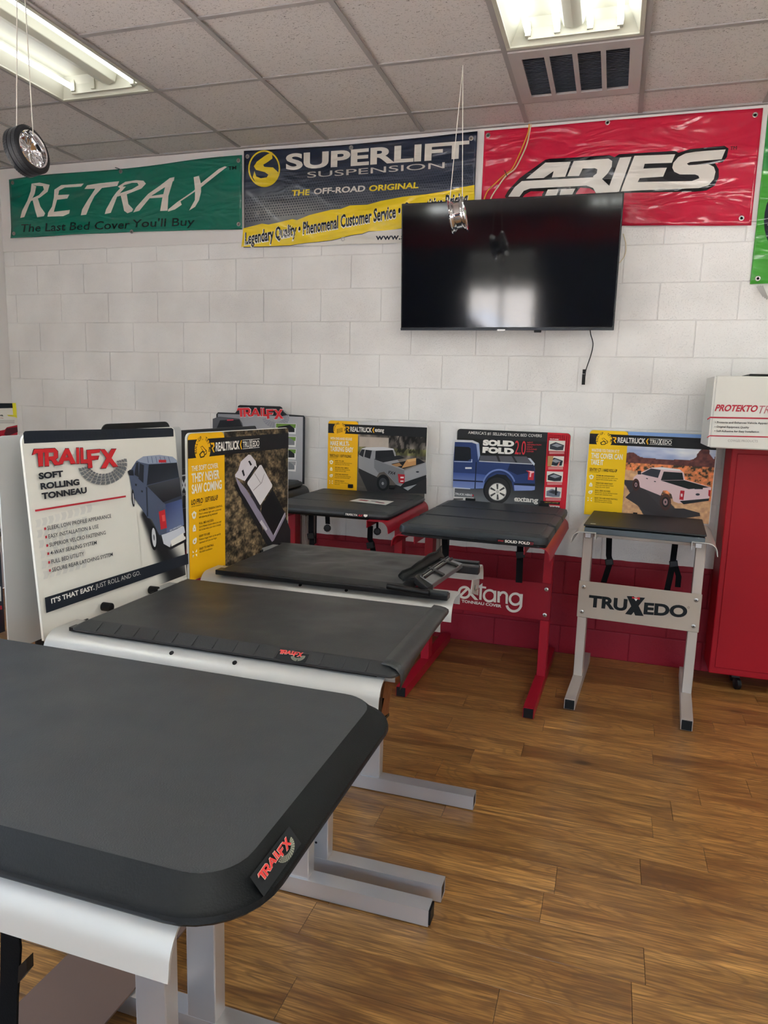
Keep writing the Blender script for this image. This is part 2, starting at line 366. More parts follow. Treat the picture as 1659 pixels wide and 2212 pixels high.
M_LAMP = mat('lit tube', (1., 1., 1.), .3, emit=(.97, .985, 1), estr=TUBE)
M_LAMPB = mat('lit tube, stronger type', (1., 1., 1.), .3, emit=(.93, .97, 1), estr=TUBE_BACK)  # unseen lights made stronger than the visible ones to brighten the room
M_SCREEN = mat('dark screen glass', '#07090e', .07, spec=.6)
M_BEZEL = mat('screen bezel', '#0d0f13', .25)
M_GLASS = mat('window glass', (1., 1., 1.), .0)
_t = M_GLASS.node_tree; _a = _t.nodes.new('ShaderNodeBsdfTransparent'); _b = _t.nodes.new('ShaderNodeBsdfGlossy'); _b.inputs['Roughness'].default_value = .02
_m = _t.nodes.new('ShaderNodeMixShader'); _f = _t.nodes.new('ShaderNodeFresnel'); _t.links.new(_f.outputs[0], _m.inputs[0]); _t.links.new(_a.outputs[0], _m.inputs[1]); _t.links.new(_b.outputs[0], _m.inputs[2])
_t.links.new(_m.outputs[0], _t.nodes['Material Output'].inputs['Surface'])
M_FRAME = mat('dark bronze window frame', '#3a3632', .4, metal=.4)
M_GRAVEL = mat('outdoor concrete', '#b9b6ae', .9)
M_CARP = mat('white car paint', '#c9cdd4', .2, coat=.5)
M_CORDY = mat('yellow cable', '#d39b26', .5); M_CORDW = mat('cream cable', '#d8cdb0', .5)

# ---------------------------------------------------------------- room
XL, XR, YF, HC = -.5, 7.6, -9.0, 3.0874
floor = thing('floor', (0, 0, 0), kind='structure')
MB().box((XL, YF, -.05), (XR, .02, -.004)).make('underlay', M_SUB, floor)
PW, PL = .1415, .914
ends = {0: 4.12, 1: 4.286, 2: 4.07, 3: 3.805, 6: 4.03, 7: 3.697, -2: 4.309}
pm = None; stuff = MB()
for k in range(-12, 52):
    y1 = min(-1.698-PW*k, 0); y0 = -1.698-PW*(k+1)
    if y0 > -.01 or y1 < YF: continue
    if y1 > 0: y1 = 0
    e = ends.get(k, 3.2+random.random()*PL)
    x = e-PL*math.ceil((e-XL)/PL)
    while x < XR:
        a, b = max(x, XL), min(x+PL, XR); x += PL
        if b-a < .02: continue
        near = (y0 > -4.3 and b > 1.2 and a < 5.4)
        full = (b-a > PL-.001) and (y1-y0 > PW-.001)
        g = .0006
        if near and full:
            if pm is None:
                q = MB().loops([[Vector((sx, sy, z)) for sx, sy in ((i, i), (PL-i, i), (PL-i, PW-i), (i, PW-i))] for i, z in ((g, -.004), (g, -.0006), (g+.0007, 0))], capb=False)
                o = q.make('plank', M_WOOD, floor, local=True); pm = o.data
            else:
                o = bpy.data.objects.new('plank', pm); COL.objects.link(o); o.parent = floor
            o.location = (a, y0, 0)
        else:
            q = MB() if near else stuff
            q.loops([[Vector((px_, py_, z)) for px_, py_ in ((a+i, y0+i), (b-i, y0+i), (b-i, y1-i), (a+i, y1-i))] for i, z in ((g, -.004), (g, -.0006), (g+.0007, 0))], capb=False)
            if near: q.make('plank', M_WOOD, floor)
stuff.make('far_planks', M_WOOD, floor, kind='stuff')

wall = thing('wall_back', (3, 0, 0), kind='structure')
MB().box((XL-.1, .004, 0), (XR, .12, HC+.3)).make('mortar_bed', M_BLOCK, wall)
BW, BH = .4064, .2032
bmesh_ = {}
def block(x0, x1, z0, z1):
    w_, h_ = round(x1-x0, 3), round(z1-z0, 3); key = (w_, h_); g = .0012; i = .0035
    if key not in bmesh_:
        q = MB().loops([[Vector((a, y, b)) for a, b in ((j, j), (w_-j, j), (w_-j, h_-j), (j, h_-j))] for j, y in ((g, .006), (g, .0022), (g+i*.5, .0006), (g+i*1.6, 0))], capb=False)
        o = q.make('block', M_BLOCK, wall, local=True); bmesh_[key] = o.data
    else:
        o = bpy.data.objects.new('block', bmesh_[key]); COL.objects.link(o); o.parent = wall
    o.location = (x0-3, random.uniform(-.0006, .0004), z0)
for k in range(-1, 12):
    z1 = 2.408-BH*k; z0 = z1-BH
    if k == -1: z0, z1 = 2.408, 2.508
    if k == 11: z0 = 0
    off = .5 if (k % 2 == 0 and k >= 0) else 0
    j = -2
    while True:
        a = (j+off)*BW; b = a+BW; j += 1
        if a > 5.2: break
        a = max(a, XL)
        if b-a > .03: block(a, b, z0, z1)
MB().box((XL, -.001, 2.51), (5.4, .006, HC)).make('plaster_band', M_PLASTER, wall)
MB().box((5.3, -.001, 0), (XR, .006, HC)).make('plain_wall', M_BLOCK, wall)
MB().box((XR, YF, 0), (XR+.1, .1, HC+.2)).make('wall_right', M_PLASTER, kind='structure')
LW = (-7.6, -2.0, .45, 2.6)      # window in the left wall, out of view
q = MB(); q.box((XL-.1, LW[1], 0), (XL, .004, HC+.2)); q.box((XL-.1, YF, 0), (XL, LW[0], HC+.2)); q.box((XL-.1, LW[0], 0), (XL, LW[1], LW[2])); q.box((XL-.1, LW[0], LW[3]), (XL, LW[1], HC+.2))
q.make('wall_left', M_PLASTER, kind='structure')
# front wall behind the camera with shop windows
WZ0, WZ1 = .35, 2.55
WINS = ((1.2, 2.45), (4.4, 7.2))
q = MB(); xs = [XL-.1]+[v for w_ in WINS for v in w_]+[XR+.1]
for i in range(0, len(xs), 2): q.box((xs[i], YF-.15, 0), (xs[i+1], YF, HC+.2))
for a, b in WINS: q.box((a, YF-.15, WZ1), (b, YF, HC+.2)); q.box((a, YF-.15, 0), (b, YF, WZ0))
q.make('wall_front', mat('dark shop wall', '#3c3e4c', .6), kind='structure')
tag(MB().box((XL, YF, 2.6), (XR, YF+.02, 3.05)).make('trim_1', mat('red fascia', '#a01828', .5)), kind='structure')
for n, (a, b) in enumerate(WINS):
    wn = thing('window_%d' % (n+1), ((a+b)/2, YF-.1, WZ0), kind='structure')
    MB().box((a, YF-.08, WZ0), (b, YF-.074, WZ1)).make('pane', M_GLASS, wn)
    for x in (a+.03, (a+b)/2, b-.03): MB().box((x-.03, YF-.12, WZ0+.06), (x+.03, YF-.04, WZ1-.06)).make('mullion', M_FRAME, wn)
    for z in (WZ0+.03, WZ1-.03): MB().box((a, YF-.12, z-.03), (b, YF-.04, z+.03)).make('frame_rail', M_FRAME, wn)
wn = thing('window_4', (XL-.05, (LW[0]+LW[1])/2, LW[2]), kind='structure')
MB().box((XL-.06, LW[0], LW[2]), (XL-.054, LW[1], LW[3])).make('pane', M_GLASS, wn)
for y in [LW[0]+.03+(LW[1]-LW[0]-.06)*k/3 for k in range(4)]: MB().box((XL-.09, y-.03, LW[2]+.06), (XL-.02, y+.03, LW[3]-.06)).make('mullion', M_FRAME, wn)
for z in (LW[2]+.03, LW[3]-.03): MB().box((XL-.09, LW[0], z-.03), (XL-.02, LW[1], z+.03)).make('frame_rail', M_FRAME, wn)
MB().add([(-60, -70, -.3), (60, -70, -.3), (60, 40, -.3), (-60, 40, -.3)], [(0, 1, 2, 3)]).make('ground', M_GRAVEL, kind='structure')

# ceiling grid
ceil = thing('ceiling', (3, -2, HC), kind='structure')
GX = [.8532+.6066*i for i in range(-2, 12)]; GY = [0, -.2965]+[-.888-.5913*k for k in range(0, 14)]
FIX = {(2, 2), (2, 3), (6, 2), (6, 3)}      # (col,row) cells with a light; col index into GX, row into GY
for r_ in (7, 8, 12, 13): FIX |= {(2, r_), (6, r_), (10, r_)}
FIX |= {(10, 2), (10, 3)}
VENT = (6, 1)
tile_far = MB(); tmesh = {}
cols_ = [(XL, GX[0])]+list(zip(GX[:-1], GX[1:]))+[(GX[-1], XR)]
for ci, (a, b) in enumerate(cols_):
    for ri in range(len(GY)-1):
        y1, y0 = GY[ri], GY[ri+1]; y0 = max(y0, YF)
        if (ci-1, ri) in FIX or (ci-1, ri) == VENT or y1 <= YF or b-a < .02: continue
        if ri <= 5 and a < 5.4:
            key = (round(b-a, 3), round(y1-y0, 3))
            if key not in tmesh:
                o = MB().box((0, 0, .004), (key[0], key[1], .018)).make('tile', M_TILE, ceil, local=True); tmesh[key] = o.data
            else:
                o = bpy.data.objects.new('tile', tmesh[key]); COL.objects.link(o); o.parent = ceil
            o.location = (a-3, y0+2, random.uniform(0, .0015))
        else: tile_far.box((a, y0, HC+.004), (b, y1, HC+.018))
tile_far.make('far_tiles', M_TILE, ceil, kind='stuff')
for x in GX: MB().box((x-.012, YF, HC-.002), (x+.012, 0, HC+.004)).make('grid_bar', M_TEE, ceil)
for ri, y in enumerate(GY[1:]):
    a = XL
    for ci in range(len(GX)-1):
        if (ci, ri) in FIX and (ci, ri+1) in FIX and ri in (2, 7, 12):
            MB().box((a, y-.012, HC-.0015), (GX[ci], y+.012, HC+.0045)).make('grid_bar', M_TEE, ceil); a = GX[ci+1]
    MB().box((a, y-.012, HC-.0015), (XR, y+.012, HC+.0045)).make('grid_bar', M_TEE, ceil)
MB().box((XL, -.022, HC-.006), (XR, 0, HC+.004)).make('wall_angle', M_TEE, ceil)
MB().box((XL, YF, HC+.16), (XR, .1, HC+.2)).make('roof_deck', M_SUB, ceil)

def fixture(ci, ri, lit=(0, 1, 2, 3), style=0, label=None, show=True):
    x0, x1 = GX[ci]+.012, GX[ci+1]-.012; y1, y0 = GY[ri]-.012, GY[ri+2]+.012
    t = thing('ceiling_light', ((x0+x1)/2, (y0+y1)/2, HC), label=label, cat='light', group=None if show else 'troffer lights behind the camera')
    q = MB()
    for a, b, c, d in ((x0, y0, x1, y0+.02), (x0, y1-.02, x1, y1), (x0, y0+.02, x0+.02, y1-.02), (x1-.02, y0+.02, x1, y1-.02)): q.box((a, b, HC-.006), (c, d, HC+.004))
    q.make('frame', M_SHEETW, t, bevel=.002)
    a = .02; s_ = .05; ht = HC+.088                      # trough: sloping sides, flat top
    lo = [Vector((x, y, HC+.001)) for x, y in ((x0+a, y0+a), (x1-a, y0+a), (x1-a, y1-a), (x0+a, y1-a))]
    hi = [Vector((x, y, ht)) for x, y in ((x0+a+s_, y0+a+.05), (x1-a-s_, y0+a+.05), (x1-a-s_, y1-a-.05), (x0+a+s_, y1-a-.05))]
    MB().add(lo+hi, [(0, 4, 5, 1), (1, 5, 6, 2), (2, 6, 7, 3), (3, 7, 4, 0), (4, 7, 6, 5)]).make('reflector', M_SHEETW, t)
    W_ = x1-x0; fr = (.17, .385, .62, .83) if style == 0 else (.20, .42, .84, .9)
    xc = x0+W_*(.5 if style == 0 else .60)
    q = MB(); prof = [(-.055, 0), (-.04, -.05), (0, -.06), (.04, -.05), (.055, 0)]
    q.loops([[Vector((xc+px_, y, ht-.002+pz)) for px_, pz in prof] for y in (y0+.06, y1-.06)]); q.make('ballast_cover', M_SHEETW, t, bevel=.004)
    xs_ = [x0+W_*f for f in fr]
    for k, x in enumerate(xs_):
        if style == 1 and k == 3: continue
        if k in lit: MB().tube([(x, y0+.065, ht-.052), (x, y1-.065, ht-.052)], .0135, 12).make('tube', M_LAMP if show else M_LAMPB, t, smooth=True)
    for x in xs_:
        for y in (y0+.05, y1-.05): MB().box((x-.012, y-.012, ht-.07), (x+.012, y+.012, ht)).make('tube_holder', M_SHEETW, t)
    for y in (y1-.05, y0+.044): MB().box((x0+.1, y, ht-.08), (x1-.1, y+.006, ht)).make('end_plate', M_SHEETW, t)
    return t
fixture(6, 2, label='square-looking ceiling light with four lit tubes, next to the air vent')
fixture(2, 2, lit=(0, 2), style=1, label='long ceiling light with two lit tubes, above the hanging tyre')
for c_, r_, nm_ in ((10, 2, 'row nearest the block wall'), (2, 7, 'middle row, left'), (6, 7, 'middle row, centre'), (10, 7, 'middle row, right'), (2, 12, 'row by the shop window, left'), (6, 12, 'row by the shop window, centre'), (10, 12, 'row by the shop window, right')):
    fixture(c_, r_, label='open ceiling light, out of view, %s' % nm_, show=False)
# return air vent
x0, x1, y1, y0 = GX[6]+.012, GX[7]-.012, GY[1]-.012, GY[2]+.012
t = thing('air_vent', ((x0+x1)/2, (y0+y1)/2, HC), label='white metal ceiling air vent with four dark louvred openings', cat='vent')
MB().box((x0, y0, HC+.05), (x1, y1, HC+.055)).make('duct_back', mat('dark duct', '#14161c', .8), t)
q = MB(); W_ = x1-x0; mg = .055; bar = .022; ow = (W_-2*mg-3*bar)/4
q.box((x0, y0, HC-.008), (x1, y0+.07, HC+.01)); q.box((x0, y1-.07, HC-.008), (x1, y1, HC+.01))
q.box((x0, y0+.07, HC-.008), (x0+mg, y1-.07, HC+.01)); q.box((x1-mg, y0+.07, HC-.008), (x1, y1-.07, HC+.01))
for k in range(1, 4): a = x0+mg+ow*k+bar*(k-1); q.box((a, y0+.07, HC-.008), (a+bar, y1-.07, HC+.01))
q.make('vent_frame', mat('vent enamel', '#b5aeac', .5), t)
M_SLAT = mat('louvre slat', '#555a66', .45)
for k in range(4):
    a = x0+mg+(ow+bar)*k; q = MB(); n = 26
    for i in range(n):
        y = y0+.07+(y1-y0-.14)*(i+.5)/n; q.obox((a+ow/2, y, HC+.004), (ow/2, 0, 0), (0, .0062, .006), (0, -.0004, .0005))
    q.make('louvre', M_SLAT, t)

# ---------------------------------------------------------------- banners
def banner(name, label, pxl, pxr, topf, botf, z0, z1, paint, base, grommets, seed, hem=.006):
    """pxl/pxr: x range; topf/botf(s) give edge heights"""
    W_ = pxr-pxl; root = thing(name, ((pxl+pxr)/2, 0, z0), label=label, cat='banner')
    def d(x, y):
        s_ = x/W_; e = max(0, .10-(y))/.10
        return .004+.003*math.sin(6*s_+seed)+.002*math.sin(17*s_+seed*2+y*9)+.006*e*e*(1+math.sin(23*s_+seed))
    P = Print((pxl, -.006, z0), (1, 0, 0), (0, 0, 1), W_, z1-z0, dfun=d, base=0)
    nx, ny = 90, 30; m = MB(); vs = []; cs = []
    for j in range(ny+1):
        for i in range(nx+1):
            s_ = i/nx; y = botf(s_)+(topf(s_)-botf(s_))*j/ny - z0; x = s_*W_
            vs.append(P.O+P.U*x+P.V*y+P.N*d(x, y)); cs.append(lin(base(s_, 1-j/ny)))
    m.v = vs; m.c = cs; m.f = [(j*(nx+1)+i, j*(nx+1)+i+1, (j+1)*(nx+1)+i+1, (j+1)*(nx+1)+i) for j in range(ny) for i in range(nx)]
    o = m.make('banner_sheet', BINK, root, smooth='all'); sd = o.modifiers.new('t', 'SOLIDIFY'); sd.thickness = .0012; sd.offset = -1
    P.lay = .0012
    paint(P)
    P.done('banner_print', root, BINK)
    for gx, gz in grommets:
        p = Vector((gx, -.006-d(gx-pxl, gz-z0)-.002, gz)); MB().lathe([(-.001, .006), (.0015, .007), (.0025, .010), (.0015, .013), (-.001, .0135)], p, (0, -1, 0), 16).make('grommet', M_STEEL, root, smooth=True)
    return root
def retrax(P):
    P.px(40, 360, 3.456); c = '#ddd6cb'; L = [
     [(105,130),(140,150),(128,205),(85,285),(48,378),(18,385),(32,330),(72,255),(98,185)],
     [(105,130),(165,122),(240,138),(225,190),(165,235),(95,260),(105,240),(160,215),(198,175),(190,148),(140,145)],
     [(110,245),(150,235),(170,300),(205,350),(195,372),(145,380),(130,330)],
     [(275,175),(325,140),(490,127),(470,150),(350,158),(310,180),(303,215),(385,210),(370,240),(295,250),(270,340),(390,325),(385,352),(340,372),(222,375),(228,345),(258,300),(272,230)],
     [(515,140),(610,125),(755,110),(740,145),(625,160),(570,220),(540,280),(510,360),(470,365),(480,320),(520,250),(575,165),(495,168)],
     [(775,150),(805,150),(740,220),(690,345),(645,355),(655,320),(705,230),(735,190)],
     [(745,150),(800,115),(880,102),(935,106),(953,128),(920,165),(810,208),(735,225),(745,205),(850,170),(900,140),(890,122),(850,122),(790,140),(765,165)],
     [(765,215),(810,200),(822,280),(858,318),(850,335),(815,348),(790,330),(780,280)],
     [(1130,85),(1165,78),(1160,105),(1100,150),(1000,215),(905,330),(858,342),(880,305),(970,205),(1060,140)],
     [(1100,130),(1155,100),(1120,220),(1115,330),(1060,332),(1075,240)], [(965,225),(1090,205),(1085,230),(950,240)],
     [(1310,80),(1350,70),(1365,130),(1365,190),(1350,250),(1320,300),(1275,328),(1290,300),(1318,250),(1320,180)],
     [(1545,0),(1560,5),(1380,145),(1330,180),(1210,260),(1220,285),(1170,320),(1118,337),(1120,320),(1190,262),(1310,180),(1360,130),(1500,20)]]
    for p in L: P.poly(p, c)
    P.text("The Last Bed Cover", (22, 490), (830, 462), 58, '#0c2c26', .006, .18)
    P.text("You'll Buy", (850, 455), (1315, 440), 58, '#0c2c26', .006, .12)
    P.text('TM', (1570, 28), (1630, 22), 26, '#0c2c26', .01)
banner('wall_banner', 'green vinyl banner with large white lettering, at the left end of the wall', -.405, 1.475,
       lambda s: 3.005+.035*s+.006*math.sin(9*s), lambda s: 2.598-.012*s+.012*math.sin(3.1*s), 2.598, 3.04, retrax,
       lambda s, t: '#0f6b59', [(-.375, 2.63), (.63, 2.605), (1.45, 2.62), (1.45, 3.01), (.55, 3.0), (-.37, 2.98)], 1)
def superlift(P):
    P.px(500, 240, 2.9625)
    # perforated-metal dot pattern
    for j in range(26):
        for i in range(92):
            x = 95+i*16+(8 if j % 2 else 0); y = 330+j*16.5-.165*(x-90)*.62
            edge = 735-(x-90)*.175
            if y > edge-14 or y < 300-.06*x or x > 1545: continue
            if x < 340 and y < 560-.1*x: continue
            r = 4.6; P.lay -= .00003; P.poly([(x+r*math.cos(a), y+r*math.sin(a)) for a in (0, 1.05, 2.1, 3.14, 4.19, 5.24)], '#232a36')
    P.up(.0003)
    P.poly([(78,752),(200,722),(240,728),(300,715),(390,692),(420,698),(500,665),(640,632),(700,628),(760,605),(870,600),(960,575),(1100,550),(1250,535),(1400,510),(1440,495),(1556,475),(1556,690),(1105,748),(1000,765),(880,770),(840,785),(770,795),(650,825),(480,845),(380,862),(70,872)], '#e3c622')
    P.poly([(380,866),(480,849),(650,829),(770,800),(840,790),(880,775),(1105,753),(1556,695),(1556,822),(1100,845)], '#d9d6ce')
    P.ell(212, 370, 101, 118, '#dfc42a', 32).ell(212, 370, 92, 108, '#1f2b41', 32)
    P.poly([(262,262),(264,305),(232,328),(205,345),(212,358),(268,362),(300,392),(296,425),(262,472),(205,486),(160,462),(140,425),(150,385),(162,420),(190,432),(228,425),(238,408),(215,392),(160,378),(146,355),(165,325),(215,288)], '#dfc42a')
    P.text('SUPERLIFT', (350, 375), (1520, 298), 98, '#d6d2c8', .035)
    P.text('SUSPENSION', (487, 428), (1365, 367), 36, '#bdbab2', 0)
    P.text('THE', (385, 543), (500, 537), 36, '#d9c02a', .03, .1).text('OFF-ROAD', (527, 533), (855, 513), 36, '#cdc9c0', .03, .1).text('ORIGINAL', (880, 513), (1198, 494), 36, '#d9c02a', .03, .1)
    s_ = 'Legendary Quality \u2022 Phenomenal Customer Service \u2022 Competitive Pricing'
    P.text(s_, (88, 859), (1515, 602), 80, '#e9e5d8', .05); P.text(s_, (92, 855), (1511, 598), 76, '#151d2c', .028)
    P.text('www.s', (925, 826), (1110, 822), 38, '#2a3140', .02)
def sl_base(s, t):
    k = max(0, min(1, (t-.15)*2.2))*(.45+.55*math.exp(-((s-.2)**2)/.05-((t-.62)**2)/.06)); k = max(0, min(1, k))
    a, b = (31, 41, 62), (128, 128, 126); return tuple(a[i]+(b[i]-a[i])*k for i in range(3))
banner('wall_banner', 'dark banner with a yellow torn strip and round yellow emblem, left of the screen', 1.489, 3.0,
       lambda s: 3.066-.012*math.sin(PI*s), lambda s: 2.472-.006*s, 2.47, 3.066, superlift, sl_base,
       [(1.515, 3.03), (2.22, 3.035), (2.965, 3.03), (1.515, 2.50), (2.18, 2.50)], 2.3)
def aries(P):
    P.px(1040, 300, 2.86)
    P.poly([(145,355),(165,320),(235,245),(395,130),(420,124),(790,104),(822,116),(850,99),(1195,76),(1218,88),(1290,66),(1500,46),(1525,62),(1515,115),(1488,148),(1440,150),(1465,190),(1465,240),(1440,290),(1390,320),(1320,328),(870,337),(715,362),(700,325),(670,307),(610,302),(588,330),(572,365),(490,370),(378,370),(375,345),(387,325),(305,325),(268,345),(245,374),(160,376)], '#12141b')
    wt = '#d8d4cb'
    for p in ([(395,148),(552,142),(518,235),(435,240),(447,200),(385,243),(275,248)],
      [(570,138),(785,125),(808,140),(805,175),(780,215),(745,250),(700,262),(690,232),(712,215),(716,190),(700,183),(625,185),(603,230),(530,232)],
      [(165,358),(205,300),(250,262),(700,238),(745,250),(790,292),(855,120),(927,114),(850,328),(715,350),(690,305),(650,290),(300,308),(262,322),(235,358)],
      [(410,315),(478,312),(465,350),(392,354)], [(492,312),(580,308),(560,348),(482,350)],
      [(945,108),(1197,97),(1175,150),(1008,157),(1000,187),(1145,180),(1122,236),(978,246),(965,270),(1300,262),(1345,245),(1340,230),(1320,222),(1225,222),(1190,205),(1178,180),(1185,150),(1215,115),(1260,92),(1320,82),(1508,68),(1483,128),(1290,145),(1268,155),(1280,165),(1400,158),(1435,175),(1445,205),(1435,250),(1400,290),(1340,305),(862,327),(870,300)]): P.poly(p, wt)
    P.text('TM', (1535, 72), (1575, 68), 22, '#2b1018', .0)
banner('wall_banner', 'red vinyl banner with white and black slanted lettering, above the screen', 3.04, 4.49,
       lambda s: 3.066, lambda s: 2.545-.06*s, 2.48, 3.066, aries, lambda s, t: '#bd1c3c',
       [(3.062, 3.04), (3.72, 3.055), (4.455, 3.035), (4.44, 2.525)], 4)
def green(P):
    P.px(); P.ell(1700, 478, 50, 78, '#16202c', 28); P.ell(1702, 478, 40, 66, '#26303c', 28)
banner('wall_banner', 'bright green vinyl banner with a dark round emblem, cut off at the right edge', 4.515, 5.3,
       lambda s: 3.07, lambda s: 2.187, 2.187, 3.07, green, lambda s, t: (62, 150, 48) if t > .35 else (52, 138, 70), [(4.55, 2.215)], 5)
q = MB(); 
for k in range(3):
    a = at(1636+5*k, 618, 1, -.012); b = at(1650+4*k, 640+3*k, 1, -.03); q.obox((a+b)/2, (b-a)/2, (.004, 0, .004), (0, .0008, 0))
tag(q.make('ribbon_tail', mat('clear plastic ribbon', '#c9c8c4', .2, trans=.5)), 'clear plastic tie ends hanging below the green banner', 'ribbon')
tag(MB().box((XL+.001, -1.6, 2.86), (XL+.006, -.12, 3.07)).make('wall_banner', mat('dark blue banner cloth', '#141c30', .4)), 'dark banner on the left side wall, just under the ceiling', 'banner')
tag(MB().tube([at(249, 362, 1, -.001), at(258, 365, 1, -.016)], .0025, 6).make('wall_hook', M_BLK), 'small dark hook in the wall above the green banner on the left', 'hook')

# ---------------------------------------------------------------- television (tilted forward)
ty = -.115
TL, TR, BR, BL = at(873, 443, 1, ty), at(1346, 423, 1, ty), at(1330, 708, 1, ty), at(870, 716, 1, ty)
tx0, tx1, tz0 = 2.605, 3.838, 1.938
TVT = math.radians(5.2); ct, st_ = math.cos(TVT), math.sin(TVT)
tv = thing('television', ((tx0+tx1)/2, ty, tz0), label='large black flat television mounted on the white block wall', cat='television')
MW[tv] = MW[tv] @ Matrix.Rotation(TVT, 4, 'X'); tv.rotation_euler = (TVT, 0, 0); tw, th_ = (tx1-tx0)/2, .712
MB().box((-tw, 0, 0), (tw, .022, th_)).make('case', M_BEZEL, tv, local=True, bevel=.003)
MB().box((-tw+.18, .02, .06), (tw-.18, .045, .46)).make('rear_housing', M_BLK, tv, local=True, bevel=.008)
MB().box((-tw+.008, -.0015, .016), (tw-.008, .004, th_-.008)).make('screen', M_SCREEN, tv, local=True)
MB().box((-tw, -.006, -.002), (tw, .006, .013)).make('bottom_bezel', mat('grey bezel strip', '#2b2f36', .3, metal=.5), tv, local=True, bevel=.002)
MB().box((-.03, -.009, -.006), (.015, -.005, .004)).make('badge', M_STEEL, tv, local=True)
MB().box((.18, -.004, -.014), (.22, .012, 0)).make('sensor', M_BLK, tv, local=True, bevel=.002)
MB().box((3.0, -.09, 2.12), (3.45, -.001, 2.4)).make('wall_bracket', M_BLKM, tv)
def pathpx(pts, y, r, name, m, label, cat, n=6, parent=None):
    P_ = [at(u, v, 1, y if not isinstance(y, (list, tuple)) else y[i]) for i, (u, v) in enumerate(pts)]
    # catmull smoothing
    out = []
    for i in range(len(P_)-1):
        a, b, c, d = P_[max(i-1, 0)], P_[i], P_[i+1], P_[min(i+2, len(P_)-1)]
        for k in range(5):
            t = k/5; out.append(.5*((2*b)+(c-a)*t+(2*a-5*b+4*c-d)*t*t+(3*b-3*c+d-a)*t**3))
    out.append(P_[-1]); o = MB().tube(out, r, n).make(name, m, parent, smooth=True)
    return tag(o, label, cat) if label else o
t = thing('power_lead', at(1261, 830, 1, -.02), label='black power lead hanging below the television with a plug on its end', cat='cable')
pathpx([(1274,705),(1276,722),(1281,742),(1277,765),(1266,798),(1264,812)], [-.09,-.06,-.02,-.02,-.02,-.02], .0028, 'lead', M_BLK, None, None, parent=t)
a, b = at(1262, 798, 1, -.02), at(1260, 831, 1, -.02)
MB().tube([a, a+(b-a)*.28], .0085, 10).make('plug', M_BLK, t, smooth=True); MB().tube([a+(b-a)*.31, b], .0095, 10).make('socket_end', M_BLK, t, smooth=True)
pathpx([(1346,505),(1351,522),(1352,540),(1348,555),(1338,568)], [-.03]*5, .003, 'cable', M_CORDW, 'thin cream cable looping out beside the right edge of the television', 'cable')
pathpx([(1147,268),(1144,285),(1138,312),(1126,340),(1112,365),(1093,380),(1075,405),(1062,425),(1052,450)], [-.03]*9, .0042, 'cable', M_CORDW, 'cream cable hanging from the ceiling over the red banner', 'cable')
pathpx([(1143,268),(1141,285),(1131,312),(1119,340),(1106,365),(1092,376),(1070,396),(1052,415),(1042,445)], [-.036]*9, .0035, 'cable', M_CORDY, 'yellow cable hanging from the ceiling over the red banner', 'cable')
tag(MB().tube([at(1090, 368, 1, -.045), at(1096, 382, 1, -.045)], .002, 6).make('cable_tie', M_BLK), 'black cable tie holding the yellow and cream cables together', 'cable tie')

# ---------------------------------------------------------------- hanging wheels
def wheel_left():
    c = at(58, 327, 1, -2.0); tocam = (CAM-c).normalized()
    N = (tocam*.42+rt*.88+up*.28).normalized()
    t = thing('wheel_ornament', c-Vector((0, 0, .095)), label='small decorative chrome wheel with black tyre hanging from the ceiling', cat='wheel')
    R_ = .088; w_ = .032
    prof = [(-w_, .067), (-w_*1.04, .078), (-w_*.92, .085), (-w_*.7, R_), (-w_*.36, R_), (-w_*.34, R_-.0025), (-w_*.28, R_-.0025), (-w_*.26, R_), (w_*.26, R_), (w_*.28, R_-.0025), (w_*.34, R_-.0025), (w_*.36, R_), (w_*.7, R_), (w_*.92, .085), (w_*1.04, .078), (w_, .067), (w_*.5, .064), (-w_*.5, .064)]
    MB().lathe(prof, c, N, 48, closed=True).make('tyre', M_TYRE, t, smooth=True)
    a = N.orthogonal().normalized(); b = N.cross(a); q = MB()
    for k in range(56):
        th = 2*PI*k/56; d = a*math.cos(th)+b*math.sin(th); tg = -a*math.sin(th)+b*math.cos(th)
        for s_ in (-1, 1): q.obox(c+d*(R_-.0002)+N*s_*w_*.6, N*w_*.26+tg*.004*s_, tg*.0038, d*.0006)
    q.make('tread_blocks', M_TYRE, t, kind='stuff')
    MB().lathe([(w_*.98, .070), (w_*1.12, .068), (w_*1.02, .063), (w_*.5, .058), (-w_*.6, .055), (-w_*.9, .063), (-w_*.9, .068), (-w_*.6, .06), (w_*.5, .062)], c, N, 48, closed=True).make('rim', M_CHROME, t, smooth=True)
    MB().lathe([(-.012, .001), (-.012, .014), (w_*.35, .013), (w_*.45, .009), (w_*.45, .001)], c, N, 24).make('hub_cap', M_CHROME, t, smooth=True)
    for k in range(5):
        th = 2*PI*k/5+.5
        for sgn in (-1, 1):
            d0 = a*math.cos(th)+b*math.sin(th); d1 = a*math.cos(th+sgn*.2)+b*math.sin(th+sgn*.2); tg = N.cross(d0)
            p0 = c+d0*.011+N*w_*.3; p1 = c+d1*.058+N*w_*.1
            MB().obox((p0+p1)/2, (p1-p0)/2, tg*.0055, N*.004).make('spoke', M_CHROME, t, bevel=.002)
    # the string reaches up to a ceiling hook, passing through the wheel
    for (u, v), (u2, v2) in (((36, 272), (37, -60)), ((71, 282), (52, -40))):
        p = at(u, v, 1, -2.0); h = at(u2, v2, 1, -2.0)
        h = p+(h-p)*((HC-.002-p.z)/(h.z-p.z)); MB().tube([p-(h-p).normalized()*.02, h], .0019, 6).make('string', M_STRING, t)
wheel_left()
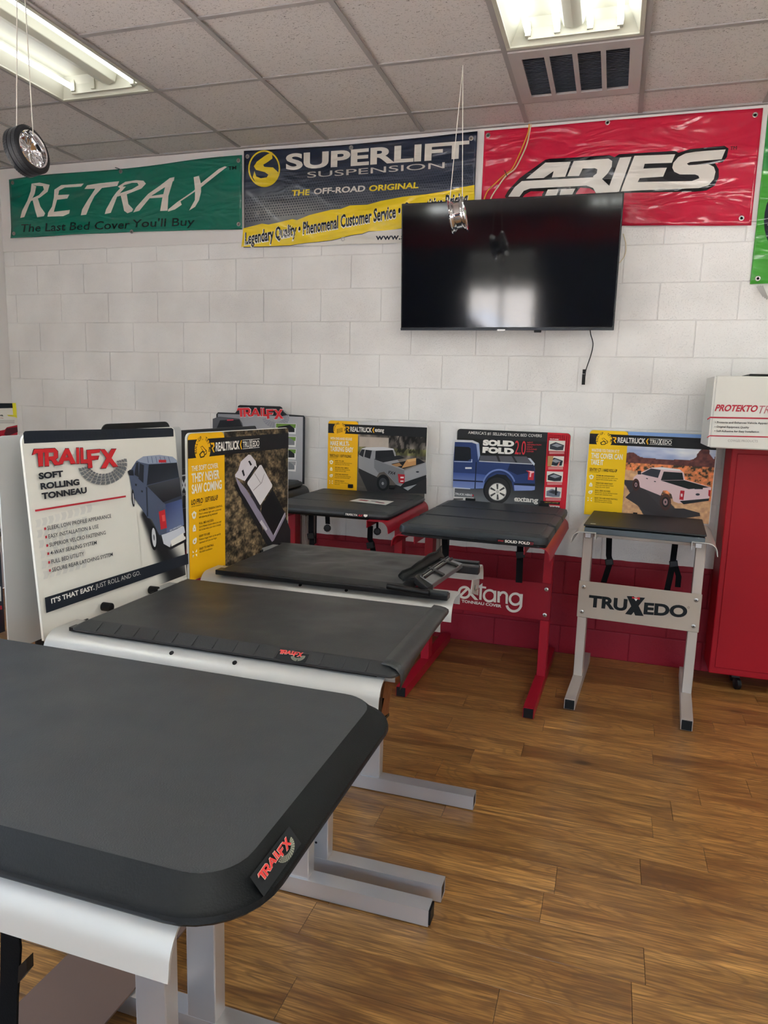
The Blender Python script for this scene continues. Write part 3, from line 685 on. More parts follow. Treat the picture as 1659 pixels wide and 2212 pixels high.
def rim_right():
    c = at(989, 466, 1, -.80); N = (rt*.96+up*.14+fw*-.22).normalized()
    t = thing('wheel_ornament', c-Vector((0, 0, .1)), label='small bare chrome rim hanging on strings in front of the television', cat='wheel')
    w_ = .038
    MB().lathe([(a_, b_*.80) for a_, b_ in ((-w_, .1), (-w_*.9, .102), (-w_*.8, .09), (-w_*.55, .088), (-w_*.3, .074), (w_*.35, .074), (w_*.6, .088), (w_*.8, .09), (w_*.9, .102), (w_, .1), (w_*.8, .084), (w_*.3, .069), (-w_*.3, .069), (-w_*.8, .084))], c, N, 48, closed=True).make('rim', M_CHROME, t, smooth=True)
    MB().lathe([(w_*.2, .001), (w_*.2, .018), (w_*.6, .016), (w_*.6, .001)], c, N, 20).make('hub_cap', M_CHROME, t, smooth=True)
    a = N.orthogonal().normalized(); b = N.cross(a)
    for k in range(5):
        th = 2*PI*k/5; d0 = a*math.cos(th)+b*math.sin(th); tg = N.cross(d0)
        MB().obox(c+d0*.034+N*w_*.35, d0*.025, tg*.009, N*.005).make('spoke', M_CHROME, t, bevel=.002)
    top = at(1000, 141, 2, HC)
    for u, v in ((971, 436), (999, 426)):
        p = at(u, v, 1, -.8); MB().tube([p-Vector((0, 0, .012)), top], .0019, 6).make('string', M_STRING, t)
rim_right()

# ---------------------------------------------------------------- stands
def stand(name, label, x, y, rz, W, fm, ff, fb, rz_, rh, rf, rb, rm, cap=True, panel=None, lt=None, group=None, rails=(1, -1), legoff=0, holes=0):
    """local: front is -y, upright front face at y=0"""
    t = thing(name, (x, y, 0), rz, label, 'display stand', group); h = W/2
    for s_ in (-1, 1):
        a, b = sorted((s_*h, s_*(h-.053))); a2, b2 = sorted((s_*h, s_*(h-.047)))
        q = MB(); T_ = .003
        # square tube: outer skin, inner skin, rims
        def loop(y_, i): return [Vector((p, y_, z)) for p, z in ((a+i, .004+i), (b-i, .004+i), (b-i, .057-i), (a+i, .057-i))]
        q.loops([loop(fb-.03, T_), loop(fb, T_), loop(fb, 0), loop(-ff, 0), loop(-ff, T_), loop(-ff+.06, T_)]); 
        f = q.make('foot', fm, t, local=True)
        pl = MB().box((a+.0035, -ff-(.006 if cap else -.0015), .007), (b-.0035, -ff+(.012 if cap else .058), .0535)).make('end_cap_or_dark_inside', M_BLK, f, local=True, bevel=.001)  # in open tubes the black plug stands for the shade inside
        MB().lathe([(0, .012), (.005, .012)], ((a+b)/2, -ff+.06, 0), (0, 0, 1), 12).make('glide', M_BLK, f, local=True)
        MB().lathe([(0, .012), (.005, .012)], ((a+b)/2, fb-.06, 0), (0, 0, 1), 12).make('glide', M_BLK, f, local=True)
        u_ = MB().box((a2, 0, .056), (b2, .076, lt or rz_-.006)).make('upright', fm, t, local=True, bevel=.003)
        if holes: MB().lathe([(0, .004), (.0008, .004)], ((a2 if s_ < 0 else b2), .04, .11), (s_, 0, 0), 10).make('bolt_hole', M_BLK, u_, local=True)
    for k, yy in enumerate((.02, rb-.06)):
        hb = min(h-.02, rh-.07); MB().box((-hb, yy, rz_-.05), (hb, yy+.03, rz_-.022)).make('cross_bar', fm, t, local=True, bevel=.002)
    for s_ in rails:
        ar = [(rh-.045+.045*math.sin(PI/2*k/7), -.05+.05*math.cos(PI/2*k/7)) for k in range(8)]
        prof = [(rh-.12, -.04), (rh-.12, -.001), (rh-.118, 0)]+ar+[(rh+.002, -.062)]
        prof = [(s_*p, rz_+z) for p, z in prof]
        if s_ < 0: prof = prof[::-1]
        r_ = MB().extrude(prof, -rf, rb, .0035).make('rail', rm, t, local=True, smooth=True)
        q = MB()
        for yy in (-rf+.35, -rf+.5):
            q.lathe([(-.0005, .006), (.0008, .006)], (s_*(rh-.065), yy, rz_), (0, 0, 1), 10)
        if cap and panel: q.make('drill_hole', M_BLK, r_, local=True)
    for xx in (-h*.5, h*.5): MB().box((xx-.015, rb-.012, rz_-.05), (xx+.015, rb-.008, rz_-.005)).make('sign_bracket', M_BLKM, t, local=True)
    if panel:
        z0, z1, pm_, draw = panel
        MB().box((-h-.004, -.006, z0), (h+.004, 0, z1)).make('name_panel', pm_, t, local=True, bevel=.003)
        for sx in (-1, 1):
            for zz in (z0+.032, z1-.032):
                MB().lathe([(0, .0105), (.002, .011), (.004, .008), (.0045, .003)], (sx*(h-.022), -.006, zz), (0, -1, 0), 14).make('panel_bolt', M_STEEL, t, local=True, smooth=True); MB().lathe([(.0044, .0035), (.0049, .003)], (sx*(h-.022), -.006, zz), (0, -1, 0), 8).make('bolt_socket', M_BLKM, t, local=True)
        c_, s__ = math.cos(rz), math.sin(rz)
        O = MW[t] @ Vector((-h, -.0062, z0)); U = Vector((c_, s__, 0))
        P = Print(O, U, (0, 0, 1), W, z1-z0, base=.0006); draw(P); P.done('panel_lettering', t, INK)
    return t
def extang_logo(P, col, k0=None):
    def arc(cx, cy, ro, ri, a0, a1, n=18):
        A = [math.radians(a0+(a1-a0)*i/n) for i in range(n+1)]
        P.poly([(cx+ro*math.cos(a), cy-ro*math.sin(a)) for a in A]+[(cx+ri*math.cos(a), cy-ri*math.sin(a)) for a in A[::-1]], col)
    arc(160, 205, 98, 62, -68, 42, 18); arc(160, 205, 98, 62, 42, 292, 26)
    P.poly([(115,262),(95,235),(205,125),(232,150)], col)                # e slash
    P.poly([(232,225),(260,200),(370,320),(315,318)], col); P.poly([(240,130),(285,130),(200,290),(165,285)], None, None) if 0 else None
    P.poly([(385,100),(432,65),(428,112),(485,120),(485,148),(425,142),(415,318),(380,312),(388,138),(360,132),(362,108)], col)
    arc(535, 255, 100, 66, 0, 360, 32); P.poly([(600,178),(637,180),(632,355),(595,350)], col)
    P.poly([(655,185),(692,188),(688,358),(650,352)], col); arc(740, 258, 72, 36, 0, 180, 16); P.poly([(776,250),(812,255),(808,378),(774,372)], col)
    arc(922, 305, 100, 64, 0, 360, 32); P.poly([(985,228),(1034,230),(1022,420),(985,410)], col); arc(900, 380, 125, 88, -95, -15, 14); arc(900, 380, 125, 88, -170, -95, 12)
def solid_panel(P):
    P.px(980, 1250, 6.9125); extang_logo(P, '#c9c3b8')
    P.text('TONNEAU', (118, 352), (455, 395), 40, '#c9c3b8', .035).text('COVER', (478, 398), (712, 430), 40, '#c9c3b8', .035)
def trux_panel(P):
    P.px(1200, 1200, 3.614); k = '#12181c'
    P.text('TRU', (256, 394), (556, 430), 88, k, .045); P.text('EDO', (686, 453), (1024, 481), 88, k, .045)
    P.poly([(556,316),(612,318),(688,472),(622,468)], k); P.poly([(644,328),(698,332),(592,464),(543,456)], k); P.poly([(640,325),(700,330),(690,342),(636,338)], k)
    P.poly([(598,320),(626,330),(626,338),(598,336)], '#b5242c').poly([(628,330),(658,324),(658,346),(628,340)], '#b5242c').poly([(612,334),(642,338),(628,356)], '#dcd8d0')
    P.ell(1038, 406, 8, 8, '#3a3836', 12).ell(1038, 406, 5.5, 5.5, '#b3a99f', 10)
M_PANG = mat('light grey panel', '#aa9f92', .4, metal=.15)
S_TX = stand('display_stand', 'light grey metal display stand with black lettering on its panel, beside the red cabinet', 4.066, -.515, -.07, .60, M_GREY, .345, .40, .882, .345, .145, .42, M_RAILG, True, (.39, .592, M_PANG, trux_panel))
S_SO = stand('display_stand', 'red metal display stand with white lettering on its front panel', 3.27, -.572, -.03, .707, M_RED, .44, .50, .868, .386, .50, .46, M_RED, True, (.372, .578, mat('deep red panel', '#7d0a1c', .45, spec=.3), solid_panel))  # panel red darkened: shade under the cover put into its colour
S_TR = stand('display_stand', 'red metal display stand without a lettered panel, left of the lettered red one', 2.435, -.575, 0, .707, M_RED, .44, .50, .900, .375, .345, .50, M_RED)
S_TF = stand('display_stand', 'dark metal display stand half hidden behind the yellow roll-up sign', 1.64, -.575, 0, .66, M_BLKM, .44, .50, .945, .36, .30, .50, M_BLKM)
R90 = PI/2
S_T3 = stand('display_stand', 'silver display stand farthest back in the near row, beneath the half-rolled cover', 3.10, -2.137, R90, .583, M_SILVER, .377, .42, .955, .272, .365, .47, M_RAILW, False, lt=.888, holes=1)
S_T2 = stand('display_stand', 'silver display stand in the middle of the near row, beneath the large white sign', 3.08, -2.785, R90, .592, M_SILVER, .384, .42, .955, .278, .376, .47, M_RAILW, True, lt=.888)
S_T1 = stand('display_stand', 'silver display stand nearest the camera, cut off at the lower left', 3.055, -3.49, R90, .60, M_SILVER, .38, .42, .948, .29, .392, .52, M_RAILW, True, lt=.88)

for st_o, lst in ((S_T2, ((350, 1423), (490, 1444))), (S_T3, ((629, 1276), (731, 1288)))):
    rl = [o for o in bpy.data.objects if o.parent == st_o and o.name.startswith('rail')][0]
    for u, v in lst:
        p = at(u, v, 2, .9455); p.y = MW[st_o].translation.y-(.272 if st_o is S_T3 else .278)+.020; p.z = .9468
        MB().lathe([(-.002, .0055), (.0004, .0055)], p, (0, -.555, .83), 12).make('drill_hole', M_BLK, st_o)

# ---------------------------------------------------------------- tonneau covers
def strap(parent, pts, y, wd=.028, buckle=None):
    P_ = [at(u, v, 1, y) for u, v in pts]; q = MB()
    for a, b in zip(P_[:-1], P_[1:]):
        d = b-a; q.obox((a+b)/2, d/2*1.02, (wd/2, 0, 0), (0, .0015, 0))
    s_ = q.make('strap', M_WEB, parent)
    if buckle:
        c = at(*buckle, 1, y-.008); MB().obox(c, (.02, 0, .004), (0, .008, 0), (-.003, 0, .016)).make('buckle', M_BLK, s_, bevel=.003)
    return s_
def corners_rot(xc, yc, rz): return Matrix.Translation((xc, yc, 0)) @ Matrix.Rotation(rz, 4, 'Z')
def label_patch(parent, O, U, V, W, H, draw, col='#15181b', name='sewn_patch'):
    P = Print(O, U, V, W, H, base=.0015); P.st(); P.rect(0, 0, 1, 1, col); P.up(.0002); draw(P); return P.done(name, parent, INK)
# Tri-fold soft cover on left red stand
t = thing('tonneau_cover', (2.45, -.5, .9), label='black soft folding truck bed cover lying on the red stand, with a flyer on it', cat='truck bed cover')
MB().loops([rr(2.085, -.885, 2.80, -.085, .05, z, i=i) for i, z in ((.02, .902), (.004, .906), (0, .915), (.004, .926), (.028, .938), (.034, .94))]).make('folding_panel', M_COVH, t, smooth=True)
MB().loops([rr(2.095, -.878, 2.79, -.09, .045, z, i=i) for i, z in ((.005, .893), (0, .9), (.004, .905))]).make('edge_seal', M_BLK, t)
for yy in (-.62, -.35): MB().box((2.10, yy-.002, .9398), (2.785, yy+.002, .9412)).make('fold_seam', M_COVE, t)
label_patch(t, (2.55, -.8865, .908), (1, 0, 0), (0, .35, 1), .14, .017, lambda P: (P.text('TRIFECTA', (.05, .8), (.55, .8), .6, '#d8d4cc', .02, .2), P.text('ALX', (.58, .8), (.75, .8), .6, '#c2303a', .02, .2), P.poly([(.8, .1), (.95, .1), (.95, .6), (.875, .95), (.8, .6)], '#d8d4cc')))
strap(t, [(672, 1106), (672, 1150), (674, 1158), (673, 1195)], -.80, .03, (672, 1158)); strap(t, [(707, 1110), (708, 1132)], -.80, .026)
strap(t, [(815, 1128), (815, 1142)], -.82, .012)
strap(t, [(800, 1136), (799, 1165), (803, 1172), (806, 1190)], -.80, .03, (800, 1178))
for u, v in ((707, 1141), (815, 1148)):
    c = at(u, v, 1, -.82); MB().lathe([(-.014, .012), (-.012, .018), (0, .021), (.012, .018), (.014, .01)], c, (.2, -1, .1), 9).make('clamp_knob', M_BLK, t)
fl_ = [at(u, v, 2, .9415) for u, v in ((755, 1082), (776, 1077), (851, 1083), (833, 1091))]
t2 = thing('flyer', fl_[0], label='small white and red printed flyer lying on the left red stand cover', cat='flyer')
MB().prism(fl_, (0, 0, .0006)).make('paper', M_BOARD, t2)
U = (fl_[3]-fl_[0]).normalized(); V = Vector((0, 0, 1)).cross(U); L_ = (fl_[3]-fl_[0]).length
P = Print(fl_[0]+Vector((0, 0, .0006)), U, V, L_, .1, base=.0003)
for a, b, c, d, k in ((.1, .5, .34, .15, '#b03a44'), (.15, .3, .3, .2, '#3a2a30'), (.4, .3, .62, .12, '#4a4a50'), (.6, .6, .85, .4, '#b04a52'), (.65, .5, .8, .3, '#333')): P.rect(a, b, c, d, k if len(k) > 4 else '#333333')
P.done('flyer_print', t2, INK)
# hard folding cover
t = thing('tonneau_cover', (3.28, -.6, .87), -.03, 'charcoal hard folding truck bed cover with three panels, on the lettered red stand', 'truck bed cover')
def lb(x0, y0, x1, y1, r, layers): return [rr(x0, y0, x1, y1, r, z, i=i) for i, z in layers]
hw = .364
for k, (a, b) in enumerate(((-.485, -.135), (-.13, .195), (.20, .50))):
    r_ = .045 if k == 0 else .012
    MB().loops(lb(-hw, a, hw, b, r_, ((.012, .006), (.002, .012), (0, .03), (.006, .045), (.03, .052), (.036, .0525)))).make('folding_panel', M_COVE, t, local=True, smooth=True)
    MB().loops(lb(-hw+.04, a+(.04 if k == 0 else .012), hw-.04, b-.01, .006, ((0, .05), (.0, .0532), (.004, .0545)))).make('panel_skin', M_COVH, t, local=True)
for a in (-.1325, .1975): MB().tube([(-hw+.02, a, .03), (hw-.02, a, .03)], .012, 8).make('hinge', M_BLK, t, local=True)
MB().loops(lb(-hw+.01, -.475, hw-.01, .49, .04, ((0, -.004), (0, .012)))).make('rubber_seal', M_BLK, t, local=True)
c_, s_ = math.cos(-.03), math.sin(-.03); O = MW[t] @ Vector((.13, -.4856, .008))
label_patch(t, O, (c_, s_, 0), (0, 0, 1), .17, .02, lambda P: (P.text('EXTANG', (.03, .7), (.18, .7), .3, '#b5242c', .03, .2), P.text('SOLID FOLD', (.22, .82), (.9, .82), .6, '#d8d4cc', .04), P.text('2.0', (.91, .85), (.99, .85), .6, '#c2303a', .0)))
strap(t, [(961, 1162), (962, 1215)], -.95, .03); strap(t, [(1124, 1176), (1123, 1210), (1121, 1258)], -.95, .032, (1124, 1198))
# thin hard roll-up cover, folded
t = thing('tonneau_cover', (4.07, -.45, .885), -.07, 'thin black rolled-up truck bed cover folded on the light grey stand', 'truck bed cover')
MB().loops(lb(-.285, -.175, .285, .325, .004, ((.003, .0), (0, .003), (0, .016), (.003, .019)))).make('lower_layer', M_COVE, t, local=True)
MB().loops(lb(-.29, -.19, .29, .335, .006, ((.002, .024), (0, .026), (0, .031), (.003, .033)))).make('upper_layer', mat('fine black cover skin', '#181a1a', .5, bump=[(600, .3, .0005, 1)]), t, local=True)
MB().box((-.28, -.12, .014), (.28, .33, .026)).make('core_strip', M_BLK, t, local=True)
MB().box((-.285, -.195, -.012), (.285, -.155, .018)).make('front_bar', mat('slate grey extrusion', '#4a5358', .4, metal=.3), t, local=True, bevel=.003)
for sx in (-.27, .255):
    MB().box((sx-.012, -.175, -.04), (sx+.02, -.165, -.012)).make('latch', M_STEEL, t, local=True, bevel=.003)
O = MW[t] @ Vector((-.262, -.165, .0335)); P = Print(O, (math.cos(-.07), math.sin(-.07), 0), (-math.sin(-.07), math.cos(-.07), 0), .03, .03, base=.0004)
P.ell(.5, .5, .5, .42, '#c9c9c6', 14).rect(.35, .3, .75, .42, '#222222').rect(.3, .55, .7, .67, '#222222'); P.done('round_badge', t, INK)
strap(t, [(1316, 1158), (1315, 1200), (1318, 1215), (1304, 1258)], -.45, .03, (1316, 1214)); strap(t, [(1459, 1170), (1452, 1225), (1441, 1275)], -.45, .03, (1455, 1218)); strap(t, [(1459, 1222), (1466, 1245), (1464, 1268)], -.44, .028)
# cover on hidden dark stand
tag(MB().loops([rr(1.30, -.80, 1.98, -.1, .05, z, i=i) for i, z in ((.01, .947), (0, .955), (.004, .972), (.03, .984))]).make('tonneau_cover', M_COVH), 'black truck bed cover mostly hidden behind the yellow roll-up sign', 'truck bed cover')

def soft_cover(name, label, x0, y0, x1, y1, r, layers, m, seed, amp=.002, skirt=None):
    t = thing(name, ((x0+x1)/2, (y0+y1)/2, layers[0][1]), label=label, cat='truck bed cover')
    MB().loops([rr(x0, y0, x1, y1, r, z, n=8, i=i) for i, z in layers], capt=False).make('vinyl_skirt', skirt or M_SKIRT, t, smooth=True)
    i, z = layers[-1]; nx, ny = 48, 32; v = []; f = []
    X0, Y0, X1, Y1 = x0+i, y0+i, x1-i, y1-i; rr_ = max(r-i, .001)
    for b in range(ny+1):
        for a in range(nx+1):
            S, T = a/nx, b/ny; x = X0+(X1-X0)*S; y = Y0+(Y1-Y0)*T
            for cx, cy, sx, sy in ((X0+rr_, Y0+rr_, -1, -1), (X1-rr_, Y0+rr_, 1, -1), (X1-rr_, Y1-rr_, 1, 1), (X0+rr_, Y1-rr_, -1, 1)):
                dx, dy = (x-cx)*sx, (y-cy)*sy
                if dx > 0 and dy > 0:
                    l = math.hypot(dx, dy); m_ = max(dx, dy)
                    if l > 1e-9: k = m_/l; x = cx+dx*k*sx; y = cy+dy*k*sy
            e = min(S, 1-S, T, 1-T)*6; e = min(e, 1)
            v.append(Vector((x, y, z+e*amp*(fbm(np.array(S*5+seed), np.array(T*4.)).item()*2-.6))))
    f = [(b*(nx+1)+a, b*(nx+1)+a+1, (b+1)*(nx+1)+a+1, (b+1)*(nx+1)+a) for b in range(ny) for a in range(nx)]
    MB().add(v, f).make('vinyl_top', m, t, smooth='all')
    return t
# nearest cover (T1)
c1 = soft_cover('tonneau_cover', 'nearest dark grey vinyl truck bed cover with a rounded corner and red-lettered patch', 2.40, -3.775, 3.535, -3.165, .10,
    ((.014, .948), (.004, .950), (0, .955), (.002, .962), (.010, .964), (.036, .988), (.039, .990)), M_COVA, 3)
MB().tube([p for p in rr(2.42, -3.772, 3.532, -3.168, .10, .9555, n=8)]+[rr(2.42, -3.772, 3.532, -3.168, .10, .9555, n=8)[0]], .0035, 6).make('edge_piping', M_BLK, c1, smooth=True)
MB().box((2.45, -3.76, .94), (3.42, -3.735, .951)).make('side_track', M_BLKM, c1)
TFX = [[(262,492),(360,490),(350,518),(332,520),(335,628),(298,632),(290,522),(246,542)], [(348,520),(380,520),(384,628),(350,630)],
 [(345,488),(430,485),(455,510),(455,560),(430,580),(384,582),(384,552),(420,548),(422,518),(345,520)], [(400,580),(435,575),(475,618),(430,622)],
 [(515,488),(545,488),(495,612),(452,616)], [(515,488),(545,488),(602,608),(560,612)], [(495,560),(560,556),(565,582),(490,586)], [(604,482),(627,482),(631,608),(608,610)],
 [(638,482),(662,482),(666,575),(722,572),(726,600),(700,606),(641,608)], [(690,500),(800,492),(795,520),(725,528),(728,548),(790,545),(780,575),(732,580),(738,640),(702,648)],
 [(800,495),(840,495),(945,632),(905,636)], [(890,492),(932,490),(850,645),(805,648)]]
def tfx_logo(P, f, red='#c23238', outline='#4a1418', grow=5, swoosh='#6e6f70'):
    """f maps logo units (x 245..945, y 482..648) to print coordinates"""
    if swoosh:
        for ring, (k0, k1) in enumerate(((-.04, .1), (.12, .24), (.26, .38), (.4, .5))):
            for j in range(15):
                a0 = math.radians(168-j*12.3); a1 = math.radians(168-j*12.3-9.5); pts = []
                for kk, aa in ((k0, a0), (k0, a1), (k1, a1-.04), (k1, a0-.04)): pts.append((825+(195-195*kk*.8)*math.cos(aa), 610+(165-165*kk)*math.sin(aa)))
                P.poly([f(*p) for p in pts], swoosh)
    if outline:
        P.up(.0001)
        for p in TFX:
            cx = sum(a for a, b in p)/len(p); cy = sum(b for a, b in p)/len(p); q_ = []
            for a, b in p:
                d = math.hypot(a-cx, b-cy); q_.append((a+(a-cx)/d*grow, b+(b-cy)/d*grow))
            P.poly([f(*k) for k in q_], outline)
    P.up(.0001)
    for p in TFX: P.poly([f(*k) for k in p], red)
def patch_logo(P): tfx_logo(P, lambda x, y: (.08+(x-245)/700*.75, .15+(y-482)/166*.45), '#cf3b38', '#c9b9a8', 9, '#8b8d7c')
# patch on the sloping front edge of T1: front edge runs along y at x ~3.515
sl = Vector((-.5, 0, 1)).normalized()
label_patch(c1, (3.5275, -3.712, .9635), (0, 1, 0), (-.018, 0, .021), .105, .027, patch_logo, '#191c1e')
# middle cover (T2)
c2 = soft_cover('tonneau_cover', 'black worn vinyl truck bed cover on the middle row stand, under the white sign', 2.665, -3.035, 3.485, -2.545, .02,
    ((.006, .958), (.0, .962), (.0, .966), (.026, .980), (.034, .982)), M_COVB, 11, .004, skirt=M_COVB)
MB().box((2.66, -3.03, .957), (3.44, -3.005, .966)).make('side_track', M_BLKM, c2)
MB().box((2.66, -2.57, .957), (3.44, -2.55, .966)).make('side_track', M_BLKM, c2)
q = MB(); 
for k in range(14): q.obox((2.74+k*.052, -3.02, .9735), (.0012, 0, 0), (0, .013, .0065), (0, -.0008, .0016))
q.make('stitched_folds', M_COVB, c2, kind='stuff')
# droop at front of T2: hanging flap
vs = []; fs = []
n = 14
for i in range(n+1):
    T = i/n; y = -3.022+(.462)*T; dr = .016+.036*(1-T)**3
    for k in range(6):
        s_ = k/5; vs.append(Vector((3.447+.044*math.sin(min(1, s_*1.3)*PI/2)-.006*s_*s_, y+.01*s_*(1-T), .9835-dr*s_*s_-.003*s_)))
fs = [(i*6+k, (i+1)*6+k, (i+1)*6+k+1, i*6+k+1) for i in range(n) for k in range(5)]
o = MB().add(vs, fs).make('front_flap', M_COVB, c2, smooth='all'); sd = o.modifiers.new('s', 'SOLIDIFY'); sd.thickness = .002
label_patch(c2, (3.205, -3.034, .9655), (1, 0, 0), (0, .030, .0152), .075, .03, patch_logo, '#191c1e')
# copper/black latch bracket hanging below the near front corner of T2
ap = lambda u, v: at(u, v, 0, 3.44)
M_COP = mat('coppery reflective tape', '#8a5a3c', .25, metal=.7, bump=[(40, .8, .004, 3)])
br = [ap(832, 1472), ap(847, 1486), ap(841, 1520), ap(840, 1540), ap(823, 1562), ap(826, 1510)]
MB().prism(br, (-.006, 0, 0)).make('side_bracket', M_COP, c2)
MB().prism([ap(807, 1508), ap(830, 1508), ap(824, 1540), ap(812, 1530)], (-.02, 0, 0)).make('inner_latch', M_BLK, c2)
MB().prism([ap(841, 1540), ap(841, 1546), ap(824, 1564), ap(821, 1561), ap(829, 1548)], (-.012, 0, 0)).make('bracket_tip', M_BLK, c2)
# far cover (T3), front end unlatched and rolled
c3 = soft_cover('tonneau_cover', 'black vinyl roll-up cover with its front bar lifted, beside the yellow sign', 2.70, -2.405, 3.335, -1.95, .012,
    ((.004, .962), (.0, .966), (.0, .970), (.024, .981), (.03, .983)), M_COVB, 23, .010, skirt=M_COVB)
MB().box((2.69, -2.412, .956), (3.452, -2.375, .972)).make('side_track', M_BLKM, c3, bevel=.002)
MB().box((3.30, -2.408, .972), (3.448, -2.38, .976)).make('hook_strip', mat('worn hook tape', '#303335', .9, bump=[(500, 1, .002, 3)]), c3)
MB().box((2.69, -1.955, .95), (3.46, -1.925, .972)).make('side_track', M_BLKM, c3, bevel=.002)
z3 = lambda u, v, z: at(840+u/6.38, 1180+v/6.38, 2, z)
p1, p2, p3, p4 = z3(430, 405, 1.012), z3(600, 520, .985), z3(1020, 235, .985), z3(780, 155, 1.012)
MB().prism([p1, p4, p3, p2], (0, 0, -.016)).make('front_bar', M_ALU, c3, bevel=.002)
L4 = lambda s_, t_: (p1+(p2-p1)*t_)+((p4+(p3-p4)*t_)-(p1+(p2-p1)*t_))*s_
U3 = Vector((0, 0, 1))
for t_ in (.12, .34): MB().prism([L4(0, t_)+U3*.001, L4(1, t_)+U3*.001, L4(1, t_+.08)+U3*.001, L4(0, t_+.08)+U3*.001], U3*.007).make('bar_rib', M_BLKM, c3)
MB().prism([L4(0, .22)+U3*.001, L4(1, .22)+U3*.001, L4(1, .26)+U3*.001, L4(0, .26)+U3*.001], U3*.004).make('bar_rib', M_STEEL, c3)
for s_ in (.3, .76): MB().prism([L4(s_, -.03)+U3*.002, L4(s_+.07, -.03)+U3*.002, L4(s_+.07, 1.03)+U3*.002, L4(s_, 1.03)+U3*.002], U3*.006).make('clamp_strap', M_BLK, c3, bevel=.002)
MB().prism([L4(-.1, -.25)-U3*.002, L4(.02, -.25)-U3*.002, L4(.02, 1.02)-U3*.002, L4(-.1, .9)-U3*.008], U3*-.022).make('bar_end_cap', M_BLK, c3, bevel=.002)
a0, b0 = z3(190, 455, .995), z3(770, 150, 1.0)
vs = []; n = 12
for i in range(n+1):
    p = a0+(b0-a0)*(i/n)
    for k in range(5):
        s_ = k/4; vs.append(p+Vector((-.012*math.sin(s_*2.2)-.003*math.sin(i*1.1)*s_, 0, (.014+.022*(i/n)+.003*math.sin(i*1.7))*s_)))
fs = [(i*5+k, (i+1)*5+k, (i+1)*5+k+1, i*5+k+1) for i in range(n) for k in range(4)]
o = MB().add(vs, fs).make('raised_flap', M_SKIRT, c3, smooth='all'); sd = o.modifiers.new('s', 'SOLIDIFY'); sd.thickness = .003
MB().prism([a0, b0, p4+Vector((0, 0, -.004)), p1+Vector((0, 0, -.004))], (0, 0, -.006)).make('bar_tongue', M_SKIRT, c3)
MB().tube([Vector((3.27, -2.415, .982)), Vector((3.40, -2.422, .976))], .009, 10).make('hem_roll', M_BLK, c3, smooth=True)
MB().obox((3.42, -1.99, .955), (.05, 0, 0), (0, .018, 0), (0, 0, .014)).make('latch_block', M_BLKM, c3, bevel=.003)
pl = [at(u, v, 0, 3.468) for u, v in ((1022, 1253), (1036, 1250), (1033, 1286), (1018, 1281))]
MB().prism(pl, (-.004, 0, 0)).make('clamp_plate', mat('cloudy plastic', '#a8a49e', .3, trans=.3), c3)
pc = at(1027, 1270, 0, 3.47); MB().lathe([(0, .009), (.003, .01), (.006, .006)], pc, (1, 0, 0), 14).make('clamp_bolt', M_STEEL, c3, smooth=True)

# ---------------------------------------------------------------- sign boards
def board(name, label, A, B, z0, z1, m=None, th=.006, r=.02, bulge=None, tilt=0):
    """A,B: left and right lower corners (x,y) seen from the front"""
    A = Vector((*A, 0)); B = Vector((*B, 0)); U = (B-A).normalized(); W = (B-A).length; N0 = U.cross(Vector((0, 0, 1))); V = (Vector((0, 0, 1))*math.cos(tilt)-N0*math.sin(tilt)).normalized(); N = U.cross(V)
    t = thing(name, ((A+B)/2).to_tuple()[:2]+(z0,), label=label, cat='sign board')
    H = z1-z0; prof = [(0, 0), (W, 0)]
    for cx, cy, a0 in ((W-r, H-r, 0), (r, H-r, PI/2)):
        for k in range(7): a = a0+PI/2*k/6; prof.append((cx+r*math.cos(a), cy+r*math.sin(a)))
    if bulge: prof = [(0, 0), (W, 0)]+[(W*a, H+b) for a, b in bulge]
    pts = [A+Vector((0, 0, z0))+U*x+V*y for x, y in prof]
    MB().prism([p-N*th for p in pts], N*th).make('board', m or M_BOARD, t)
    return t, Print(A+Vector((0, 0, z0)), U, V, W, H)
def rline(P, a, b, c, d, r, col):    # rounded-corner rect top only
    pts = [(a, d), (c, d)]
    for cx, cy, a0 in ((c-r, b+r*1.3, 0), (a+r, b+r*1.3, PI/2)):
        for k in range(5): an = a0+PI/2*k/4; pts.append((cx+r*math.cos(an), cy-r*1.3*math.sin(an)))
    P.poly(pts, col)
Y_ = '#eeb410'
